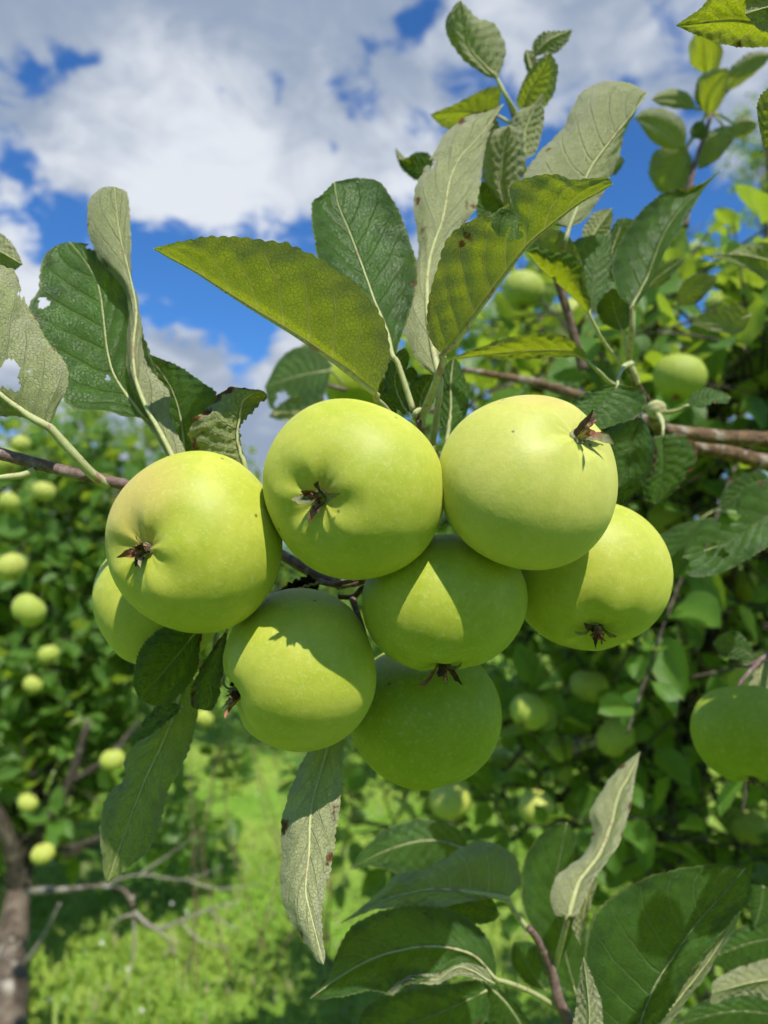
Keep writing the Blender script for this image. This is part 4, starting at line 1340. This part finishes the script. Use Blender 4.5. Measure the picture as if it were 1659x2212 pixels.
hero_leaf(rb, 0.40, "Z:1350,1365 1250,1300 1000,1295 700,1318 450,1352", "Z:1325,1300 1235,1222 1120,1186 950,1190 780,1230 600,1292", "Z:1280,1338 1150,1336 950,1345 760,1345 600,1330", 'under', lean=0.90, zl=-4, zr=2, bl=2, pet="Z:1420,1430,12 1500,1505,30 1640,1560,60", pr=0.0012, tint=0.8,
          label='narrow bright green leaf lying level behind the right apple')
hero_leaf(rb, 0.385, "S:700,350 635,430 560,515 470,620", "S:640,350 540,382 450,432 385,490 390,560", "S:760,358 830,370 877,430 870,492 800,560 680,602 560,632", 'top', zt=-10, zl=4, zr=-7, bl=-3, br=-3, pet="S:700,310,6 740,235,30 785,215,70", pr=0.0016, serr=0.0007,
          label='rounded leaf just beside the calyx of the pale yellow apple')
hero_leaf(rb, 0.405, "S:850,555 795,700 770,850 700,1012", "S:700,600 600,700 620,900", "S:900,640 932,740 920,850 880,940 790,980", 'top', zl=5, zr=3, bl=3, br=3, pet="S:845,450,30", serr=0.0008)
hero_leaf(rb, 0.415, "S:855,965 780,1000 690,1060", "S:790,962 720,980", "S:840,1010 735,1122", 'top', zl=-3, zr=3)
hero_leaf(rb, 0.43, "S:985,670 992,780 985,950 935,1117", "S:920,690 937,780 900,900 855,962 870,1040 900,1102", "S:1100,664 1170,700 1207,780 1180,870 1110,970 1020,1062 960,1108", 'top', zt=6, zl=-3, zr=-3, bl=2, br=2, pet="S:990,620,2 975,565,15 945,525,40", pr=0.0015, serr=0.0008, brown=0.55, tint=0.1,
          label='rounded leaf hanging below the bud with a scorched tip')
hero_leaf(rb, 0.45, "S:1140,482 1220,440 1320,420 1422,430", "S:1170,420 1260,370 1350,390 1400,410", "S:1230,497 1320,462 1390,466", 'top', zl=6, zr=-5, pet="S:1080,515,5 990,526,15 950,520,25", pr=0.0014, serr=0.0006)
stick(rb, rbl, [at(*todisp('S', 945, 545), 0.465), at(*todisp('S', 945, 515), 0.462), at(*todisp('S', 940, 490), 0.462), at(*todisp('S', 935, 470), 0.464)], [0.002, 0.0055, 0.006, 0.002], M['petiole'], 'bud')
hero_leaf(rb, 0.56, "R:1659,920 1500,890 1290,892", "R:1659,828 1570,828 1480,858 1380,898", "R:1659,1038 1560,982 1450,930 1350,912", 'under', lean=0.90, zl=8, zr=-6, tint=0.8)
hero_leaf(rb, 0.62, "R:1130,1190 1230,1090 1370,1020", "R:1150,1080 1210,1020 1290,1000", "R:1240,1170 1320,1090", 'under', lean=0.80, zl=4, zr=-4, tint=0.6)
hero_leaf(rb, 0.62, "R:950,1090 1050,1000 1180,905", "R:980,1010 1080,930", "R:1020,1080 1110,1000", 'under', lean=0.80, zl=4, zr=-4, tint=0.5)
hero_leaf(rb, 0.60, "R:1560,1240 1420,1290 1210,1290", "R:1500,1190 1350,1210 1250,1250", "R:1500,1340 1350,1330", 'under', lean=0.80, zl=4, zr=-4, tint=0.2)

# ---------------- leaf with holes at the right edge
hl = empty('leaf_sprig', tuple(at(1800, 1050, 0.5)), 'sprig at the right edge with a leaf full of insect holes', 'branch')
hll = np.array(hl.location)
stick(hl, hll, [(1860, 960, 0.55), (1800, 1050, 0.52), (1760, 1120, 0.52)], [0.003, 0.0028, 0.002])
hero_leaf(hl, 0.49, "S:1900,1040 1659,1180 1400,1350 1115,1450", "S:1720,960 1520,1000 1440,1130 1330,1190 1220,1225 1150,1370", "S:1870,1180 1659,1370 1450,1500 1300,1560 1155,1560", 'top', zl=4, zr=-10, zt=-5, wave=2,
          holes=(('S', 1285, 1395, 42), ('S', 1370, 1420, 28), ('S', 1380, 1200, 60), ('S', 1440, 1190, 40), ('S', 1130, 1500, 40)), label='large leaf with insect holes')
hero_leaf(hl, 0.70, "S:1250,1190 1130,1340 985,1610", "S:1020,1280 960,1345 965,1490", "S:1210,1330 1170,1450 1080,1575", 'top', zl=4, zr=4, pet="S:1320,1150,0 1500,1180,-60")
hero_leaf(hl, 0.55, "S:1700,1000 1500,1040 1340,1130", "S:1600,900 1420,980", "S:1600,1100 1440,1140", 'top')

stick(hl, hll, [(1760, 1120, 0.52), (1900, 1060, 0.44), (1930, 1180, 0.36), (1920, 1320, 0.29)], [0.0026, 0.0026, 0.0022, 0.0016])  # twig and leaves added out of view to dapple the lower right leaves
hero_leaf(hl, 0.30, "D:1925,1330 1860,1300 1790,1240", "D:1880,1240 1820,1215", "D:1890,1350 1810,1310", 'top', lean=-0.5, zt=-6)
hero_leaf(hl, 0.29, "D:1925,1330 1900,1420 1850,1480", "D:1860,1390 1840,1450", "D:1960,1420 1900,1490", 'top', lean=-0.5, zt=-4)
hero_leaf(hl, 0.30, "D:1940,1280 2020,1240 2090,1170", "D:1950,1220 2040,1160", "D:2000,1310 2090,1250", 'top', lean=-0.5)
hero_leaf(hl, 0.31, "D:1930,1200 1980,1120 2000,1020", "D:1910,1120 1950,1040", "D:2010,1170 2050,1080", 'top', lean=-0.5)
hero_leaf(hl, 0.42, "D:1900,1060 1850,1020 1790,960", "D:1860,960 1800,930", "D:1840,1070 1780,1020", 'top', lean=-0.5)  # from here leaves added out of view to shade the right edge apple
hero_leaf(hl, 0.42, "D:1910,1070 1930,1150 1900,1240", "D:1860,1130 1850,1200", "D:1970,1140 1960,1210", 'top', lean=-0.5)
hero_leaf(hl, 0.40, "D:1900,1060 1820,1020 1720,1000", "D:1850,970 1770,950", "D:1850,1090 1760,1080", 'top', lean=-0.5)
hero_leaf(hl, 0.43, "D:1930,1060 1990,1120 2040,1210", "D:1930,1150 1970,1220", "D:2030,1080 2080,1160", 'top', lean=-0.5)
hero_leaf(hl, 0.40, "D:1900,1060 1930,980 1950,880", "D:1870,1000 1890,920", "D:1980,1000 1995,930", 'top', lean=-0.5)
hero_leaf(hl, 0.40, "D:1900,1060 1870,1120 1830,1200", "D:1840,1100 1810,1160", "D:1915,1130 1880,1190", 'top', lean=-0.5)
stick(hl, hll, [(1760, 1120, 0.52), (1740, 1260, 0.54), (1690, 1380, 0.54), (1632, 1432, 0.525), (1590, 1440, 0.54)], [0.0026, 0.0024, 0.0022, 0.0020, 0.0012])
hero_leaf(hl, 0.53, "D:1640,1432 1600,1400 1540,1390", "D:1600,1370 1560,1370", "D:1600,1425 1560,1415", 'top', lean=-0.4)
hero_leaf(hl, 0.53, "D:1650,1425 1640,1470 1655,1530", "D:1620,1470 1630,1510", "D:1675,1460 1680,1510", 'under', lean=-0.4)
hero_leaf(hl, 0.42, "D:1910,1050 1980,1000 2060,960", "D:1940,970 2010,930", "D:1990,1070 2060,1020", 'top', lean=-0.5)  # unseen leaf added for more shade on the right edge apple

# ---------------- top right corner
tr = empty('leafy_twig', tuple(at(1800, 60, 0.32)), 'bright twig of leaves cut by the top right corner of the photo', 'branch')
trl = np.array(tr.location)
stick(tr, trl, [(1900, 330, 0.34), (1830, 200, 0.33), (1790, 80, 0.32), (1740, -80, 0.32)], [0.003, 0.0028, 0.0024, 0.002])
hero_leaf(tr, 0.325, "2:1850,70 1659,100 1500,85 1262,110", "2:1800,-40 1600,-30 1430,-20 1370,35", "2:1800,190 1659,202 1500,195 1350,148", 'under', lean=0.80, zl=-4, zr=8, bl=-2, br=-3, tint=0.6, pr=0.0013)
hero_leaf(tr, 0.315, "2:1850,-30 1700,20 1560,60", "2:1780,-110 1600,-60", "2:1800,120 1640,130", 'under', zl=3, zr=5)
hero_leaf(tr, 0.325, "2:1860,460 1740,520 1640,640", "2:1780,380 1660,385 1615,470", "2:1820,580 1700,640", 'under', lean=0.70, zl=4, zr=4, tint=0.7)
ts = empty('leafy_shoot', tuple(at(1520, 400, 0.72)), 'soft blurred upright shoot of small leaves near the top right corner', 'branch')
tsl = np.array(ts.location)
stick(ts, tsl, [at(*todisp('2', x, y), 0.72) for x, y in ((1300, 980), (1330, 760), (1380, 600), (1420, 480), (1440, 420), (1480, 390))], [0.0035, 0.003, 0.0026, 0.0022, 0.0018, 0.0014], M['twig'])
for md, lf, rt, sd, tn in [("2:1390,322 1385,230 1375,130", "2:1330,280 1320,200 1345,150", "2:1440,300 1462,220 1430,160", 'under', 0),
                           ("2:1485,395 1540,310 1680,235", "2:1490,310 1560,240 1620,222", "2:1530,370 1620,300", 'under', 0),
                           ("2:1390,495 1410,400 1487,293", "2:1345,430 1360,340 1420,300", "2:1440,470 1480,380", 'under', 0.3),
                           ("2:1350,472 1260,430 1155,430", "2:1320,410 1250,385 1190,402", "2:1290,470 1200,455", 'under', 0.4),
                           ("2:1300,640 1220,560 1080,510", "2:1300,540 1220,475 1130,475", "2:1230,650 1150,600 1110,540", 'under', 0.1),
                           ("2:1310,640 1260,740 1225,842", "2:1180,650 1145,740 1180,820", "2:1330,700 1310,800 1260,840", 'under', 0.6),
                           ("2:1515,540 1430,600 1360,732", "2:1450,550 1380,590 1352,670", "2:1510,600 1450,680 1390,720", 'under', 0.3),
                           ("2:1500,590 1550,550 1612,530", "2:1510,530 1560,502", "2:1550,595 1600,560", 'under', 0.1),
                           ("2:1400,590 1360,560 1320,570", "2:1380,528 1340,535", "2:1370,600 1330,590", 'top', 0)]:
    hero_leaf(ts, 0.72, md, lf, rt, sd, lean=0.75, zl=8, zr=-4, zt=-10, bl=4, br=4, tint=tn, nt=60, ns=5, pr=0.0012, pet="2:1410,470")

# leaf and bitten leaf behind the folded leaf
bl_ = empty('leaf_sprig', tuple(at(720, 835, 0.70)), 'bitten dark leaf sprig behind the left tip of the folded leaf', 'branch')
bll = np.array(bl_.location)
stick(bl_, bll, [(1000, 900, 0.80), (860, 870, 0.76), (760, 845, 0.72), (700, 830, 0.70)], [0.004, 0.0034, 0.0025, 0.0015], M['twig'])
hero_leaf(bl_, 0.66, "D:715,800 650,810 572,835", "D:700,760 660,748 610,770", "D:700,850 660,880 590,885", 'top', zl=8, zr=-6, pet="D:740,830,20", holes=(('D', 610, 862, 16), ('D', 640, 866, 10)))
hero_leaf(bl_, 0.66, "D:700,840 650,880 580,900", "D:670,840 610,870", "D:690,885 620,908", 'under', zl=4, zr=-4)
hero_leaf(bl_, 0.72, "D:720,790 690,765 640,770", "D:690,740 655,745", "D:700,800 660,800", 'under')

# ---------------- lower right shoot
lr = empty('leafy_shoot', tuple(at(1215, 2240, 0.455)), 'grey stemmed leafy shoot in the lower right corner', 'branch')
lrl = np.array(lr.location)
q6 = lambda x, y, d: at(*todisp('6', x, y), d)
stick(lr, lrl, [q6(850, 1620, 0.455), q6(800, 1475, 0.455), q6(755, 1370, 0.455), q6(728, 1260, 0.455), q6(690, 1160, 0.452), q6(650, 1090, 0.45), q6(625, 1060, 0.448)], [0.0038, 0.0036, 0.0034, 0.0030, 0.0028, 0.0024, 0.0018], name='twig')
hero_leaf(lr, 0.515, "D:1015,1835 930,1815 840,1835 755,1878", "D:990,1795 930,1773 850,1785 795,1825", "D:960,1870 870,1885 810,1870", 'top', zl=10, zr=-6, pet="6:480,920,-20")
hero_leaf(lr, 0.450, "6:535,932 400,905 200,892 0,942 5:1472,1038", "6:577,880 572,772 500,708 400,690 290,740 180,808 60,830 5:1640,900 5:1560,975", "6:445,932 250,962 100,972 0,972 5:1560,1000", 'under', zl=10, zr=-8, bl=4, pet="6:560,985,4 620,1065,8", pr=0.0014, wave=5, pucker=0.0016, tint=0.6,
          label='wavy leaf seen from below with raised veins')
hero_leaf(lr, 0.455, "6:500,1000 380,960 220,990", "6:450,930 320,925", "6:470,1030 330,1040", 'top')
hero_leaf(lr, 0.415, "6:482,1280 380,1175 200,1140 0,1175 5:1500,1250 5:1340,1364", "6:480,1210 450,1110 340,1010 200,970 60,975 5:1600,1010 5:1500,1085 5:1420,1255", "6:455,1295 400,1240 320,1225 240,1275 110,1290 30,1345 5:1600,1325 5:1500,1345 5:1420,1362", 'top', zt=-14, zl=12, zr=-9, bl=-2, br=-5, wave=2.5,
          pet="6:560,1305,10 660,1350,30 745,1405,48", pr=0.0013, serr=0.0014, teeth=34, label='large dark serrated leaf with rolled pale edge')
hero_leaf(lr, 0.400, "6:478,1300 330,1228 230,1285 90,1282 0,1350", "6:430,1235 335,1212 240,1255 110,1268 40,1320", "6:420,1285 320,1262 230,1300 100,1300 40,1345", 'under', zl=2, zr=-2, nt=60, label='rolled pale edge of the large dark leaf', pr=0.0006, serr=0.0006)
hero_leaf(lr, 0.445, "6:445,1330 300,1400 100,1480 -100,1560", "6:400,1290 200,1320 0,1355 -100,1440", "6:440,1450 300,1560 100,1620", 'top', zl=10, zr=-6, brown=0.25)
hero_leaf(lr, 0.475, "6:430,1290 540,1400 640,1560", "6:430,1400 480,1500", "6:540,1360 630,1470", 'top', zl=2, zr=6)
hero_leaf(lr, 0.495, "6:830,1350 780,1150 740,900 790,602", "6:740,1300 680,1230 640,1060 600,940 602,790 680,655", "6:880,1200 860,900 830,690", 'top', zt=12, zl=-6, zr=4, bl=-3, wave=2, label='dark upright leaf behind the pale twisted leaf')
hero_leaf(lr, 0.435, "6:795,1012 845,860 925,755 980,620 1012,490 1065,390 1105,300", "6:742,1002 720,930 750,838 870,732 905,650 890,560 930,488 1015,370", "6:835,1000 890,880 962,772 1012,700 1060,550 1082,420", 'under', lean=-0.45, zt=12, zl=6, zr=-8, bl=5, br=3, pet="6:770,1110,8 735,1235,25", pr=0.0015,
          label='pale leaf twisted upright in the lower right', wave=1.5, serr=0.0007)
hero_leaf(lr, 0.445, "6:925,812 870,950 853,1138", "6:880,850 820,960 815,1060", "6:915,880 880,1000 860,1080", 'under', zl=3, zr=-3, serr=0.0005)
hero_leaf(lr, 0.372, "6:885,1600 885,1400 862,1188", "6:825,1520 833,1400 845,1290", "6:935,1540 938,1400 900,1280", 'under', lean=-0.10, zl=3, zr=2, label='narrow pale leaf standing upright at the bottom edge', pr=0.0008)
hero_leaf(lr, 0.390, "6:1080,1540 1160,1330 1260,1170 1345,1050 1450,930 1560,802", "6:970,1560 895,1370 870,1210 890,1060 950,960 1090,862 1250,815 1420,786", "6:1210,1440 1330,1240 1430,1110 1510,1010 1582,930 1580,850", 'top', zt=10, zl=4, zr=-8, bl=-2, br=-3, pr=0.0016, wave=1.5, serr=0.0013, teeth=36,
          label='largest leaf of the lower right corner, glossy dark green', brown=0.1)
hero_leaf(lr, 0.397, "6:1090,1600 1200,1450 1330,1290 1440,1140 1545,945", "6:1130,1480 1270,1320 1400,1130 1500,990", "6:1230,1470 1350,1320 1460,1150 1540,1000", 'under', zl=0, zr=4, serr=0.0007, nt=80, ns=5)
hero_leaf(lr, 0.485, "6:1750,1270 1600,1290 1415,1340", "6:1700,1195 1540,1232 1430,1290", "6:1700,1370 1560,1345 1420,1385", 'under', zl=4, zr=2)
hero_leaf(lr, 0.545, "6:1700,1100 1560,1130 1390,1200", "6:1650,1030 1480,1090", "6:1680,1220 1500,1240", 'top', zl=4, zr=2)
hero_leaf(lr, 0.545, "6:1750,1440 1500,1420 1250,1480", "6:1650,1360 1400,1370", "6:1650,1540 1400,1540", 'top', zl=4, zr=2)
hero_leaf(lr, 0.565, "6:700,1330 640,1250 560,1120", "6:620,1300 555,1210", "6:720,1250 650,1130", 'top', zl=4, zr=2)
hero_leaf(lr, 0.545, "6:1640,880 1630,960 1600,1060", "6:1680,900 1700,1000", "6:1590,880 1580,980", 'top', zl=4, zr=2)

# ---------------- apples hanging in the background, each where the photo shows it
bg_v, bg_f = apple_mesh('apple', amat_far, nth=28, nph=36, seed=99)
bg_me = mesh_data('background apple skin', bg_v, bg_f, amat_far)
bg_st = mesh_data('background apple stem', *tube([(0, 0, -0.5), (0.02, 0, -0.95), (0.1, 0.05, -1.25)], [0.045, 0.04, 0.05], 6), M['bark'])
cv_, cf_ = join([tube([(0, 0, 0.72), (0.1 * math.cos(a), 0.1 * math.sin(a), 0.86), (0.2 * math.cos(a), 0.2 * math.sin(a), 0.93)], [0.05, 0.05, 0.015], 5, 5) for a in (0, 1.3, 2.5, 3.8, 5.0)])
bg_ca = mesh_data('background apple calyx', cv_, cf_, M['sepal'])
for i, (x, y, r, lab) in enumerate(BG):
    Rm = 0.031 + 0.003 * math.sin(i * 2.3)
    d = Rm * FPX / r
    c = at(x, y, d)
    root = empty('apple', tuple(c), lab, 'apple', 'apples in the trees behind')
    a = Vector((math.sin(i * 1.7) * 0.6, -0.25 + 0.3 * math.cos(i * 2.9), -0.8)).normalized()
    rot = a.to_track_quat('Z', 'Y').to_euler()
    for nm, me in (('skin', bg_me), ('stem', bg_st), ('calyx', bg_ca)):
        o = bpy.data.objects.new(nm, me)
        COL.objects.link(o)
        o.parent = root
        o.scale = (Rm, Rm, Rm)
        o.rotation_euler = rot
